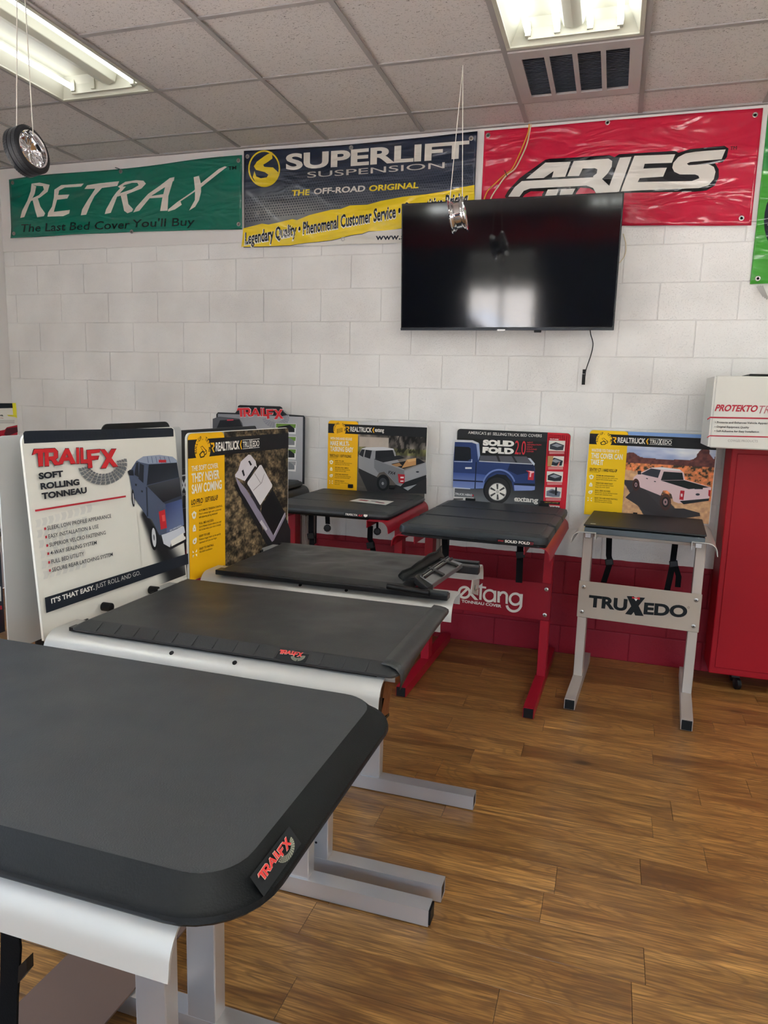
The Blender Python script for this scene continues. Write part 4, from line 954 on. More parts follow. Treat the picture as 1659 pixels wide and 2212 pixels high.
def realtruck(P, brand, badge, small, big, model, items, art, ycol=Y_, icons='roll'):
    e = .006
    P.st(); rline(P, e, .004, 1-e, .997, .03, '#8a8a86'); P.up()
    art(P); P.st(); P.up(.0004)
    rline(P, e, .005, .315, .996, .03, ycol); P.up()
    P.rect(e, .045, 1-e, .168, '#1b1c1f')
    P.ell(.125, .115, .066, .093, ycol, 28)
    n = len(badge)
    for i, ch in enumerate(badge):
        if ch == ' ': continue
        th = math.radians(200-(i+.5)*220/n); P.glyph(ch, .125*P.W+.050*P.W*math.cos(th), P.H*(1-.115)+.050*P.W*math.sin(th), th-PI/2, .0125, '#26221a')
    k = '#26221a'
    if icons == 'roll':
        P.poly([(.095,.145),(.12,.125),(.155,.14),(.135,.168),(.105,.172)], k).poly([(.105,.148),(.122,.134),(.146,.144),(.13,.16),(.11,.163)], ycol)
        P.ell(.145, .135, .014, .019, k, 14).ell(.145, .135, .009, .012, ycol, 12).poly([(.105,.098),(.122,.09),(.155,.125),(.135,.14)], k).poly([(.109,.1),(.121,.095),(.149,.125),(.137,.133)], ycol)
    else:
        for yy in (.105, .125, .145): P.poly([(.095,yy+.01),(.15,yy-.01),(.158,yy),(.1,yy+.022)], k).poly([(.1,yy+.011),(.148,yy-.004),(.152,yy+.001),(.103,yy+.016)], ycol)
    P.poly([(.19,.075),(.222,.075),(.226,.1),(.212,.115),(.226,.142),(.215,.142),(.2,.112),(.214,.1),(.212,.088),(.198,.088)], Y_)
    P.text('REALTRUCK', (.235, .135), (.455, .135), .06, '#e2ded4', .03)
    P.poly([(.472,.072),(.479,.076),(.469,.105),(.479,.138),(.472,.142),(.459,.105)], Y_)
    if brand == 'TRUXEDO':
        P.rect(.485, .072, .66, .076, '#e2ded4').rect(.485, .136, .66, .14, '#e2ded4')
        P.text('TRU', (.487, .128), (.553, .128), .043, '#e2ded4', .02).text('X', (.553, .138), (.585, .138), .066, '#e2ded4', .03).text('EDO', (.587, .128), (.657, .128), .043, '#e2ded4', .02)
    else: P.text('extang', (.485, .125), (.575, .125), .05, '#e2ded4', .03)
    wt = '#ece6d4'
    P.text(small, (.03, .253), (.255, .253), .034, wt, .02)
    yy = .262
    for s_, x1 in big: P.text(s_, (.03, yy+.066), (x1, yy+.066), .06, wt, .03); yy += .075
    P.text(model[0], (.025, .478), (.12, .478), .034, k, .02).text(model[1], (.14, .478), (.25, .478), .034, k, .02).rect(.129, .442, .1305, .48, k)
    P.text('LIMITED WARRANTY', (.025, .495), (.11, .495), .009, k)
    for j, (hd, l1, l2) in enumerate(items):
        y = .535+j*.088
        P.text(hd, (.085, y), (.085+.0082*len(hd), y), .014, k, .012)
        for q_, ln in enumerate((l1, l2)):
            if ln: P.text(ln, (.085, y+.022*(q_+1)), (.085+.0052*len(ln), y+.022*(q_+1)), .0125, k, .004)
        cx, cy = .045, y+.015
        if j == 0: P.poly([(cx-.02,cy-.012),(cx,cy-.028),(cx+.02,cy-.012),(cx+.012,cy+.02),(cx,cy+.028),(cx-.012,cy+.02)], wt).ell(cx, cy, .008, .011, ycol, 10)
        elif j == 1: P.rect(cx-.013, cy-.004, cx+.013, cy+.024, wt).ell(cx, cy-.008, .009, .014, wt, 12).ell(cx, cy+.008, .004, .006, ycol, 8)
        elif j == 2: P.ell(cx, cy+.004, .016, .02, wt, 12).ell(cx+.01, cy-.008, .009, .012, wt, 10).ell(cx, cy+.006, .006, .008, ycol, 8)
        else:
            for dx, dy in ((-1, -1), (1, -1), (-1, 1), (1, 1)): P.poly([(cx+dx*.005, cy+dy*.008), (cx+dx*.018, cy+dy*.008), (cx+dx*.018, cy+dy*.026)], wt)
def bg_blur(P):
    def f(S, T):
        n = fbm(S*10, T*6, 4); n2 = fbm(S*30+5, T*14, 3)
        top = T < .45
        r = np.where(top, 60+120*(n-.35)*1.8, 120+60*(n-.5)); 
        dark = (n2 > .52) & (T < .38) & (S > .42); r = np.where(dark, r*.4, r)
        road = T > .6; r = np.where(road, 95-40*(T-.6)+30*(fbm(S*3, T*40)-.5), r)
        wht = (T > .2) & (T < .33) & (S < .45) & (S > .02); r = np.where(wht, 175+30*(n-.5), r)
        grass = (T > .33) & (T < .42)
        g = np.where(grass, r*.98, r*.93); b = np.where(grass, r*.62, r*.86)
        sky_ = (T < .05); return np.where(sky_, 200, r), np.where(sky_, 200, g), np.where(sky_, 200, b)
    P.grid(.315, .005, .994, .99, 90, 70, f)
def art_tri(P):
    bg_blur(P); P.px(600, 880, 4.608); P.up()
    P.poly([(810,600),(1000,700),(1100,790),(1480,700),(1480,860),(900,850),(805,640)], '#2c2b2c')
    P.poly([(806,472),(835,410),(885,396),(1060,395),(1150,410),(1172,450),(1180,500),(1260,625),(1475,545),(1482,660),(1470,690),(1300,770),(1240,790),(1180,770),(1120,700),(1060,640),(1010,650),(985,690),(900,650),(806,605)], '#8f8f91')
    P.poly([(835,410),(885,396),(1060,395),(1150,410),(1160,425),(975,430),(850,418)], '#c9c9ca')
    P.poly([(960,520),(1260,628),(1258,760),(1180,770),(1120,690),(1060,640),(1000,650),(960,600)], '#77787b')
    P.poly([(1262,640),(1475,555),(1480,660),(1262,745)], '#9a9a9c')
    P.poly([(808,470),(838,418),(866,418),(850,495)], '#26282c').poly([(876,422),(938,430),(920,512),(862,492)], '#26282c').poly([(975,432),(1145,424),(1166,492),(970,512)], '#1d1f23')
    P.poly([(955,515),(1210,478),(1268,505),(1050,548)], '#202226').poly([(1130,562),(1400,508),(1468,548),(1250,612)], '#17181b')
    P.poly([(1232,605),(1285,520),(1377,503),(1377,572)], '#b98957').poly([(1285,520),(1377,503),(1377,530),(1300,545)], '#caa06c').poly([(1130,570),(1210,552),(1240,580),(1180,590)], '#a4794e')
    P.poly([(1195,662),(1265,668),(1262,762),(1205,750)], '#b0202c').rect(1222, 690, 1255, 705, '#e6d8d4').rect(1222, 728, 1252, 740, '#e6d8d4')
    P.ell(1050, 750, 64, 82, '#17181a', 28).ell(1048, 755, 40, 54, '#3a3c40', 20).ell(1046, 757, 12, 16, '#8a8a8c', 10)
    P.poly([(1262,745),(1480,672),(1478,705),(1400,745),(1290,832),(1210,800)], '#222326').poly([(1250,800),(1385,765),(1295,828)], '#9a9c9e')
    P.text('FX4', (1100, 660), (1168, 672), 30, '#2a2a2c', .03, .2); P.ell(1392, 642, 16, 8, '#30353c', 14)
t, P = board('sign_board', 'yellow and black sign with silver pickup truck, on the left red stand', (2.118, -.062), (2.783, -.062), .885, 1.378)
realtruck(P, 'extang', 'FOLDING, TRY ME', 'WITH ONE-HAND RELEASE', [('MAKE MULTI-', .23), ('TASKING EASY', .27)], ('TRIFECTA ALX', 'SOFT FOLDING'),
    [('EASY TO USE', 'Latches automatically as you lower', 'each time you close the cover'), ('SECURE AND SIMPLE', 'Bed and Entry Release latching', 'system with pull cable'), ('WEATHER RESISTANT', 'The same marine grade technology', 'keeps your bed free from water'), ('WITHIN REACH', 'When open, folds to bed area', 'bed access')], art_tri, icons='fold')
P.done('sign_print', t, INK)
for u, v in ((757, 1050), (846, 1052)):
    c = at(u, v, 1, -.075); MB().obox(c, (.016, 0, 0), (0, .01, 0), (0, 0, .012)).make('clip', M_BLK, t, bevel=.004)
def art_canyon(P):
    def f(S, T):
        n = fbm(S*26, T*30, 4); m_ = fbm(S*5, T*5, 3)
        ridge = .29-.06*np.exp(-((S-.05)/.09)**2)-.12*np.exp(-((S-.88)/.08)**2)-.03*(vn(S*22, S*0) > .5)*(S > .75)+.03*(m_-.5)
        sky_ = T < ridge
        r = 205+190*(n-.5)+50*(m_-.5); g = r*.50+22; b = r*.30+16
        grn = n < .37; r = np.where(grn, 72, r); g = np.where(grn, 60, g); b = np.where(grn, 44, b)
        far = (T < .36) & (T > ridge); r = np.where(far, 105+80*(n-.5), r); g = np.where(far, 62+40*(n-.5), g); b = np.where(far, 58+30*(n-.5), b)
        cl = fbm(S*4, T*14, 3)
        r = np.where(sky_, 165+130*(cl-.25), r); g = np.where(sky_, 178+110*(cl-.25), g); b = np.where(sky_, 210+50*(cl-.25), b)
        sand = ((T > .44+.12*S) & (S < .3)) | ((T > .74) & (S > .5)); r = np.where(sand, 205+60*(n-.5), r); g = np.where(sand, 160+60*(n-.5), g); b = np.where(sand, 118+40*(n-.5), b)
        rd = (np.abs(S-(.16+.95*(T-.60))) < .14+.22*(T-.5)) & (T > .56); r = np.where(rd, 62, r); g = np.where(rd, 58, g); b = np.where(rd, 60, b)
        return r, g, b
    P.grid(.315, .005, .994, .995, 170, 150, f); P.px(1200, 780, 3.614); P.up()
    P.st(); P.rect(.315, .005, .99, .044, '#7fa3d8'); P.px(1200, 780, 3.614)
    b = '#d9bcbc'
    P.poly([(545,1065),(610,1000),(700,1010),(830,1150),(1000,1150),(1125,1185),(1130,1210),(900,1240),(700,1165)], '#3a3536')
    P.poly([(612,905),(650,875),(665,870),(745,832),(830,828),(970,845),(1000,870),(1010,925),(1215,985),(1200,1070),(1080,1100),(960,1110),(920,1095),(905,1040),(870,1010),(840,1010),(820,1050),(660,985),(650,940),(630,918),(605,930)], b)
    P.poly([(745,832),(830,828),(970,845),(980,858),(850,850)], '#e6e0de')
    P.poly([(665,880),(745,838),(822,850),(800,912),(700,890)], '#34373f').poly([(845,862),(990,872),(1000,928),(822,930)], '#1f2224').poly([(822,932),(1005,930),(1200,985),(1040,1000)], '#1b1f20')
    P.poly([(640,858),(668,855),(668,885),(642,885)], '#2c2f36').poly([(1005,1002),(1215,990),(1200,1068),(1000,1088)], '#e2c6c6').rect(1085, 988, 1150, 1000, '#1b1f20').ell(1110, 1041, 17, 9, '#2a3038', 14)
    P.poly([(975,1010),(1008,1012),(998,1085),(966,1080)], '#b51f2c').rect(978, 1035, 992, 1058, '#e6cfcc').poly([(1195,1005),(1212,1008),(1205,1060),(1192,1050)], '#b51f2c')
    P.poly([(970,1092),(1200,1072),(1195,1090),(1000,1118)], '#24272a').poly([(770,935),(785,938),(782,945),(768,942)], '#333333').poly([(708,912),(722,915),(720,922),(706,918)], '#333333')
    for cx, cy, rx, ry in ((858, 1100, 44, 66), (628, 965, 28, 48)): P.ell(cx, cy, rx, ry, '#4a2f28', 26).ell(cx, cy, rx*.62, ry*.62, '#1e1c1d', 20).ell(cx, cy, rx*.4, ry*.4, '#97787a', 14).ell(cx, cy, rx*.15, ry*.15, '#222222', 8)
t, P = board('sign_board', 'yellow and black sign with white pickup in a red canyon, on the light grey stand', (3.745, -.04), (4.428, -.075), .882, 1.382)
realtruck(P, 'TRUXEDO', 'ROLL-UP, TRY ME', 'WHATEVER YOU THROW AT IT', [('THIS COVER CAN', .285), ('TAKE IT', .135)], ('SENTRY CT', 'HARD ROLL-UP'),
    [('PREMIUM APPEARANCE', 'Durable aluminum slat construction', 'topped with premium grade, urban'), ('WEATHER RESISTANT', 'Thick and long tailored foam', 'keeps the cover sealed'), ('FULL BED ACCESS', 'Roll at the cab for full bed access', 'closed with automatic latch'), ('EASY TO USE AND INSTALL', 'Quick Release System allows', 'tool-free install in minutes')], art_canyon, '#efc214')
P.done('sign_print', t, INK)
for u, v in ((1328, 1108), (1372, 1109)):
    c = at(u, v+2, 1, -.08); MB().obox(c, (.012, 0, 0), (0, .008, 0), (0, 0, .01)).make('clip', M_BLK, t, bevel=.003)
def art_earth(P):
    def f(S, T):
        n = fbm(S*14+T*4, T*26-S*6, 5); h = fbm(S*60, T*90, 3); m_ = fbm(S*3+2, T*3, 2)
        v = 62+190*(n-.48)+120*(h-.5)+70*(m_-.5); v = np.clip(v, 16, 205); return v*1.12, v*.96, v*.72
    P.grid(.315, .005, .994, .995, 150, 150, f); P.px(380, 860, 5.0267); P.up()
    P.poly([(940,1430),(1180,1270),(1240,1430),(1240,1580),(1010,1640),(930,1500)], '#1b1c20').poly([(645,905),(760,1060),(940,1420),(930,1500),(740,1150),(660,1010)], '#18181b')
    P.poly([(640,850),(760,990),(920,1245),(1055,1490),(1185,1250),(1190,1280),(1060,1545),(1040,1560),(905,1350),(750,1085),(700,1010),(665,930)], '#8e8698')
    P.poly([(785,612),(810,618),(862,685),(875,748),(755,905),(640,855),(640,830),(672,785),(700,690)], '#cfc9ce')
    P.poly([(855,735),(872,750),(765,910),(745,900)], '#222226').poly([(905,728),(925,725),(1042,940),(1040,965),(915,1160),(900,1155),(772,930),(775,910)], '#d6d2d4').poly([(848,818),(852,815),(918,920),(914,924)], '#8a8488').poly([(835,1000),(925,915),(955,820),(958,822),(930,920),(838,1005)], '#8a8488')
    P.poly([(1045,985),(1178,1240),(1062,1478),(1050,1482),(918,1240),(930,1160)], '#131418').poly([(760,960),(785,950),(915,1170),(915,1240),(880,1190)], '#2b2a32')
    P.poly([(905,1350),(925,1320),(990,1420),(975,1440)], '#c9c2c9').poly([(710,790),(728,775),(745,838),(730,850)], '#1c1c20').poly([(780,685),(798,678),(822,722),(806,735)], '#1c1c20').poly([(1060,1478),(1178,1240),(1185,1250),(1066,1492)], '#b6b0bc')
t, P = board('sign_board', 'yellow and black roll-up sign showing a white truck from above', (2.6, -2.425), (2.652, -1.79), .925, 1.405)
P.st()
realtruck(P, 'TRUXEDO', 'ROLL-UP, TRY ME', 'THE SOFT COVER', [('THEY NEVER', .265), ('SAW COMING', .285)], ('LO PRO', 'SOFT ROLL-UP'),
    [('AUTOMATIC TENSION CONTROL', 'Vinyl is always tight with a patented', 'self-adjusting spring tensioner'), ('FULL BED ACCESS', 'Quick Release System allows you total', 'bed access when your time is limited'), ('EASY TO USE', 'Release trigger latch can be quickly', 'operated with just one finger'), ('EASY TO INSTALL', 'No-drill installation', '')], art_earth)
P.done('sign_print', t, INK)
# SOLID FOLD sign
t, P = board('sign_board', 'dark sign with a blue pickup and a red side strip', (2.966, -.062), (3.647, -.062), .885, 1.358)
def f(S, T):
    k = np.clip((T-.55)*2.2, 0, 1)*np.clip(1.35-S, .4, 1); v = 30+110*k; return v, v*1.02, v*1.04
P.st(); rline(P, .006, .005, .994, .996, .03, '#26282b'); P.up(); P.grid(.008, .12, .80, .996, 40, 40, f); P.up()
P.poly([(.80,.005),(.965,.005),(.985,.02),(.993,.045),(.993,.996),(.80,.996)], '#c4202f')
for j in range(16):
    for i in range(11): P.lay -= .00003; P.rect(.808+i*.0165, .03+j*.0225, .818+i*.0165, .043+j*.0225, '#a3192a')
P.px(960, 900, 5.7207); P.up()
P.text("AMERICA'S #1 SELLING", (293, 212), (768, 238), 34, '#d8d6d0', .008).text('TRUCK BED COVERS', (778, 239), (1203, 254), 34, '#d8d6d0', .008)
P.text('SOLID', (475, 350), (860, 366), 66, '#e6e3da', .075).text('FOLD', (470, 440), (856, 460), 68, '#e6e3da', .075)
P.text('2.0', (868, 462), (1000, 470), 165, '#c9303c', .0)
for k, s_ in enumerate(('NEXT', 'GENERATION', 'HARD', 'FOLDING', 'COVER')): P.text(s_, (1022-k*2, 327+k*27.5), (1022-k*2+17.5*len(s_), 329+k*28), 17, '#c9303c', .006, .2)
bl = '#2a3d6c'
P.poly([(132,285),(350,292),(425,325),(440,470),(430,545),(1105,592),(1118,640),(1120,900),(1080,912),(855,918),(830,800),(760,720),(650,710),(540,760),(480,885),(460,893),(320,890),(105,870),(112,560)], bl, None)
P.poly([(112,690),(400,705),(520,720),(480,885),(320,890),(105,870)], None, ['#3e5490', '#3e5490', '#3e5490', '#6f83b8', '#7a8cc0', '#7a8cc0'])
P.poly([(860,845),(1120,860),(1115,905),(1080,912),(865,915)], '#7f8fc2').poly([(820,560),(1105,592),(1110,680),(900,720),(780,660)], '#1d2847')
P.poly([(132,285),(350,292),(425,325),(412,345),(340,318),(132,312)], '#c7c9cc').poly([(395,340),(430,330),(442,480),(418,540),(405,420)], '#93a3c6')
P.poly([(130,368),(300,375),(325,392),(330,520),(290,545),(124,540)], '#14181f').poly([(120,548),(330,556),(335,525),(345,525),(345,565),(118,558)], '#aab4cc')
P.poly([(445,480),(1015,492),(1090,575),(1085,590),(432,545)], '#55565c').poly([(640,484),(670,485),(697,560),(668,556)], '#2c2d31').poly([(830,488),(858,489),(905,570),(878,568)], '#2c2d31').poly([(430,545),(1090,582),(1088,592),(428,556)], '#b7bac2').poly([(1030,510),(1065,515),(1118,580),(1110,605),(1095,590)], '#b9c2cc')
P.poly([(388,560),(400,560),(385,890),(372,888)], '#141c33').rect(258, 624, 338, 646, '#cdd0d4'); P.poly([(108,775),(480,795),(478,812),(106,792)], '#18203a').poly([(860,822),(1118,828),(1116,858),(862,845)], '#181d30').poly([(105,870),(320,885),(320,896),(104,884)], '#c9cdd4')
for ro, ri, cc in ((222, 202, '#6c7fb4'), (202, 176, '#26365f')):
    A = [math.radians(18+(162-18)*i/20) for i in range(21)]; P.poly([(675+ro*math.cos(a)*.95, 868-ro*math.sin(a)) for a in A]+[(675+ri*math.cos(a)*.95, 868-ri*math.sin(a)) for a in A[::-1]], cc)
P.ell(650, 905, 170, 168, '#17181c', 36).ell(655, 915, 158, 165, '#2b2a2b', 36).ell(657, 928, 112, 110, '#8f8d8a', 32).ell(657, 928, 104, 102, '#e1ddd4', 32)
for k in range(6):
    a = 2*PI*k/6+.5; P.poly([(657+100*math.cos(a-.14), 928+98*math.sin(a-.14)), (657+100*math.cos(a+.14), 928+98*math.sin(a+.14)), (657+32*math.cos(a+.25), 928+32*math.sin(a+.25)), (657+32*math.cos(a-.25), 928+32*math.sin(a-.25))], '#4a4846')
P.ell(657, 928, 22, 22, '#b9b5ac', 16)
P.poly([(1008,665),(1040,690),(1032,780),(1100,785),(1112,680),(1060,668)], '#c22c3a').poly([(1030,668),(1060,685),(1050,745),(1070,745),(1075,700),(1108,690),(1108,675)], '#e8b9b8')
P.text('.TRUCK HERO', (125, 963), (345, 982), 24, '#d8d8d6', .03).rect(345, 962, 362, 985, '#b5303a'); P.poly([(108,988),(365,1000),(362,1030),(325,1030),(320,1062),(105,1048)], '#d6d4ce')
P.text('RED HOOKS 306', (115, 1024), (232, 1032), 15, '#222', .02) if 0 else P.rect(115, 1008, 232, 1026, '#55534f')
P.rect(112, 1032, 225, 1048, '#3b3a38')
P.text('extang', (862, 1040), (1158, 1062), 62, '#d8d5cc', .03).text('truck bed covers', (866, 1048), (1072, 1060), 14, '#d8d5cc', .01)
for k, (x, y) in enumerate(((1295, 293), (1280, 485), (1268, 675), (1252, 870))):
    P.poly([(x,y),(x+200,y+6),(x+190,y+134),(x-6,y+128)], '#d9d3c8')
    cc = ('#3a3c44', '#26303a', '#2c3036', '#6f7380')[k]
    P.poly([(x+10,y+50),(x+80,y+22),(x+185,y+60),(x+170,y+120),(x+90,y+122),(x+8,y+108)], cc).poly([(x+30,y+60),(x+90,y+38),(x+165,y+66),(x+100,y+85)], '#8c8f96' if k != 3 else '#3a3c42')
    if k == 1: P.poly([(x,y),(x+70,y+3),(x+40,y+128),(x-6,y+128)], '#b08a5c').poly([(x+110,y+125),(x+150,y+60),(x+135,y+130)], '#d98a7c')
    if k == 3: P.poly([(x+120,y),(x+140,y),(x+138,y+100),(x+112,y+100)], '#15171a')
    for q_ in range(2): P.rect(x+2, y+140+q_*16, x+185, y+149+q_*16, '#dba5a0')
P.text('FEATURES', (1305, 284), (1410, 288), 14, '#ecd8d4', .03)
P.poly([(1185,1038),(1428,1055),(1425,1088),(1183,1070)], '#15171a').text('LIMITED LIFETIME', (1240, 1062), (1410, 1070), 10, '#c8a040', .01)
P.poly([(1230,1088),(1425,1104),(1422,1150),(1226,1135)], '#dad7d0').text('USA', (1325, 1138), (1415, 1146), 32, '#22252c', .03).poly([(1240,1095),(1312,1102),(1295,1120),(1260,1125)], '#8a3a50').poly([(1240,1095),(1275,1098),(1268,1112),(1242,1110)], '#2c3a6a')
P.done('sign_print', t, INK)
for u, v in ((966+5, 1079), (1175, 1091)):
    c = at(u+45 if u < 1000 else u, v, 1, -.075); MB().obox(c, (.03, 0, 0), (0, .008, 0), (0, 0, .008)).make('clip', M_BLK, t, bevel=.002)
# TRAILFX soft rolling tonneau sign
t, P = board('sign_board', 'large white sign with red heading, bullet list and a dark blue pickup', (2.585, -3.032), (2.60, -2.432), .922, 1.425, tilt=.075)
P.st(); rline(P, .004, .004, .996, .998, .03, '#dbd9cf'); P.up(); P.px(0, 840, 3.7705)
P.poly([(186,362),(200,345),(240,342),(1395,318),(1410,330),(1412,388),(194,446)], '#1c222c')
P.st()
for k in range(42):
    x = .03+k*.0205; P.lay -= .00003; P.poly([(x, .012), (x+.006, .012), (x+.010, .036), (x+.004, .036)], '#242b38')
P.px(0, 840, 3.7705)
for j in range(6):     # pale tyre tread background
    for i in range(11):
        x = 285+i*52+j*12; y = 1068+j*84-(i*15)
        if i > 8-j*.4: continue
        P.poly([(x,y),(x+40,y-8),(x+48,y+22),(x+36,y+56),(x+2,y+64),(x+12,y+30)], '#cdccc5' if (i+j) % 3 else '#d2d1ca')
P.up()
def f(S, T):
    x = .64+.345*S; y = .44+.50*T; ax, ay, bx_, by_ = .69, .50, .86, .84
    k = np.clip(((x-ax)*(bx_-ax)+(y-ay)*(by_-ay))/((bx_-ax)**2+(by_-ay)**2), 0, 1.3); dd = np.hypot(x-ax-k*(bx_-ax), (y-ay-k*(by_-ay)))
    m_ = np.clip(1.25-dd/(.035+.075*k), 0, 1); m_ = m_*m_*(3-2*m_)*np.clip((.995-y)/.05, 0, 1)
    return 219-190*m_, 217-187*m_, 207-174*m_
P.st(); P.grid(.64, .44, .985, .94, 50, 50, f); P.px(0, 840, 3.7705); P.up()
P.poly([(1045,700),(1058,660),(1105,585),(1160,552),(1290,538),(1400,555),(1432,580),(1452,720),(1475,870),(1492,1110),(1345,1190),(1290,1190),(1228,1062),(1195,1050),(1075,868)], '#4c566c')
P.poly([(1105,585),(1160,550),(1290,538),(1400,553),(1430,578),(1438,600),(1200,612),(1135,598)], '#8d98ac')
for k in range(6): P.poly([(1190+k*34,552),(1196+k*34,550),(1205+k*36,604),(1198+k*36,605)], '#68738a')
P.poly([(1205,618),(1432,602),(1452,720),(1188,785)], None, ['#1c2028', '#1f242e', '#2f3540', '#242933']).poly([(1188,790),(1455,722),(1472,868),(1322,925)], None, ['#3a3c42', '#4c4e55', '#1f2024', '#1a1b20'])
P.poly([(1100,605),(1118,598),(1122,720),(1088,700)], '#22262e').poly([(1130,606),(1165,622),(1160,768),(1120,732)], '#242831').poly([(1180,800),(1192,800),(1200,1040),(1188,1040)], '#2a3140')
P.poly([(1340,940),(1474,898),(1490,1108),(1350,1172)], None, ['#2e3c6a', '#4a5a8a', '#6a789c', '#5a6788']).poly([(1322,925),(1472,868),(1474,896),(1340,938)], '#333a4c')
P.poly([(1285,1000),(1335,982),(1352,1132),(1302,1146)], '#b8252e').poly([(1310,1030),(1334,1024),(1338,1075),(1316,1080)], '#d8524e').rect(1285, 578, 1346, 600, '#b8252e')
P.poly([(1308,1190),(1345,1178),(1490,1118),(1500,1170),(1392,1232),(1375,1290),(1325,1262)], '#c9cdd6').poly([(1382,1238),(1485,1172),(1492,1202),(1503,1204),(1505,1222),(1392,1290)], '#e4e2dc').poly([(1325,1262),(1375,1290),(1505,1224),(1505,1245),(1380,1310),(1330,1295)], '#17181d')
P.text('SILVERADO', (1375, 1160), (1470, 1118), 12, '#c4c8d0', .02)
P.ell(1243, 1215, 30, 100, '#15161a', 28, -.08).ell(1246, 1210, 17, 78, '#c6c8cc', 22, -.08).ell(1246, 1210, 6, 26, '#5a5c62', 12, -.08).ell(1076, 890, 11, 72, '#17181c', 20, -.08).ell(1078, 895, 5, 48, '#b5b7bb', 14, -.08)
P.poly([(1030,672),(1050,658),(1076,662),(1080,706),(1042,705)], '#1f232b').poly([(1090,772),(1106,775),(1105,792),(1092,788)], '#23272f').poly([(1140,825),(1156,830),(1154,845),(1140,840)], '#23272f')
tfx_logo(P, lambda x, y: (x, y), '#c4282e', '#3c1216', 5, '#6b6d70')
k = '#23262c'
P.text('SOFT', (300, 735), (500, 712), 50, k, .05).text('ROLLING', (315, 818), (632, 780), 50, k, .05).text('TONNEAU', (325, 898), (692, 845), 50, k, .05)
P.poly([(266,985),(1008,868),(1010,882),(270,1000)], '#b52a36')
for s_, x, y, x1, y1 in (('SLEEK, LOW PROFILE APPEARANCE', 370, 1150, 890, 1048), ('EASY INSTALLATION & USE', 378, 1218, 787, 1133), ('SUPERIOR VELCRO FASTENING', 387, 1287, 845, 1184), ('4-WAY SEALING SYSTEM', 395, 1353, 771, 1265), ('FULL BED UTILITY', 402, 1424, 668, 1356), ('SECURE REAR LATCHING SYSTEM', 408, 1490, 902, 1360)):
    P.text(s_, (x, y), (x1, y1), 33, k, .006); P.poly([(x-29,y-20),(x-13,y-23),(x-12,y-3),(x-27,y+1)], '#b52a36')
P.poly([(346,1700),(1516,1340),(1520,1425),(358,1825)], '#1c222c')
P.text("IT'S THAT EASY.", (400, 1747), (752, 1632), 40, '#e2e0d8', .03).text('JUST ROLL AND GO.', (762, 1628), (1128, 1512), 38, '#d0cec8', -.005)
P.text('TL 10378', (1480, 1537), (1510, 1528), 8, '#555555')
P.done('sign_print', t, INK)
for u, v in ((231, 1311), (332, 1275)):
    c = at(u, v, 0, 2.61); MB().lathe([(-.012, .012), (.014, .012), (.016, .009)], c, (1, 0, 0), 16).make('rubber_plug', M_BLK, t, smooth=True)
# plain back of a sign facing away
t, P = board('sign_board', 'plain grey white back of a sign board, behind the large white sign', (2.50, -3.055), (2.50, -2.30), .89, 1.418, m=M_BOARDB, th=.004, r=.02)
for yy in (-2.95, -2.4): MB().box((2.49, yy-.012, .0), (2.496, yy+.012, .90)).make('post', M_BLKM, t)
t, P = board('sign_board', 'dark header of a sign board peeking above the large white sign', (2.44, -2.62), (2.44, -2.275), .95, 1.432, m=M_BLK, th=.004, r=.03)
for yy in (-2.55, -2.35): MB().box((2.43, yy-.012, .0), (2.436, yy+.012, .97)).make('post', M_BLKM, t)
# black sign with X / ERS
t, P = board('sign_board', 'black sign with a white X, showing between the large white and yellow signs', (2.36, -2.12), (2.36, -1.50), .86, 1.392, m=mat('black sign face', '#12161b', .35), th=.005)
MB().box((2.354, -1.9, 0), (2.36, -1.86, .86)).make('post', M_BLKM, t); MB().box((2.354, -1.7, 0), (2.36, -1.66, .86)).make('post', M_BLKM, t)
P.px(380, 1000, 7.9); P.poly([(88,208),(210,190),(210,208),(88,232)], '#d8d8d8').text('X', (78, 485), (188, 475), 205, '#e2e2e2', .03).text('ERS', (90, 565), (186, 555), 48, '#e2e2e2', .0)
P.poly([(90,105),(200,92),(200,96),(90,109)], '#8a8f94').poly([(100,782),(230,750),(230,755),(100,788)], '#9aa0a4').poly([(165,1480),(215,1450),(212,1560),(180,1605),(165,1560)], '#a02030').poly([(165,1350),(200,1340),(196,1375),(170,1385)], '#8a8f94')
P.done('sign_print', t, INK)
# TRAILFX wall sign
t, P = board('sign_board', 'grey sign with a tabbed top and red heading against the wall, behind the yellow sign', (1.30, -.06), (1.955, -.06), .95, 1.40, m=mat('dark sign edge', '#23262c', .35),
    bulge=[(1, -.012), (.985, 0), (.80, .004), (.765, .02), (.745, .048), (.725, .054), (.275, .054), (.255, .048), (.235, .01), (.22, .0), (.02, 0), (0, -.015)])
P.st(); P.rect(.02, .02, .98, 1, '#9fa2a8', ['#8e9096', '#b4b6ba', '#a6a8ac', '#b0b2b6']); P.px(380, 860, 5.0267); P.up()
P.poly([(400,225),(470,200),(690,222),(720,270),(740,345),(400,340)], '#5a5c62').poly([(440,335),(480,240),(690,232),(735,340)], '#22242a').poly([(555,232),(625,230),(625,242),(555,246)], '#d04050')
P.st(); tfx_logo(P, lambda x, y: (.24+(x-245)/700*.53, -.085+(y-482)/166*.155), '#d6333b', '#e6dede', 9, '#9496a0')
P.px(380, 860, 5.0267)
for k, y in enumerate((270, 410, 545, 675)):
    P.poly([(1085,y),(1310,y+8),(1303,y+122),(1085,y+105)], '#e2e2e0').poly([(1090,y+5),(1305,y+13),(1300,y+55),(1090,y+50)], '#6e9440' if k != 3 else '#9a9a9c').poly([(1110,y+40),(1240,y+20),(1290,y+60),(1290,y+100),(1180,y+100),(1110,y+80)], '#24262a' if k % 2 == 0 else '#7c8084')
P.done('sign_print', t, INK)

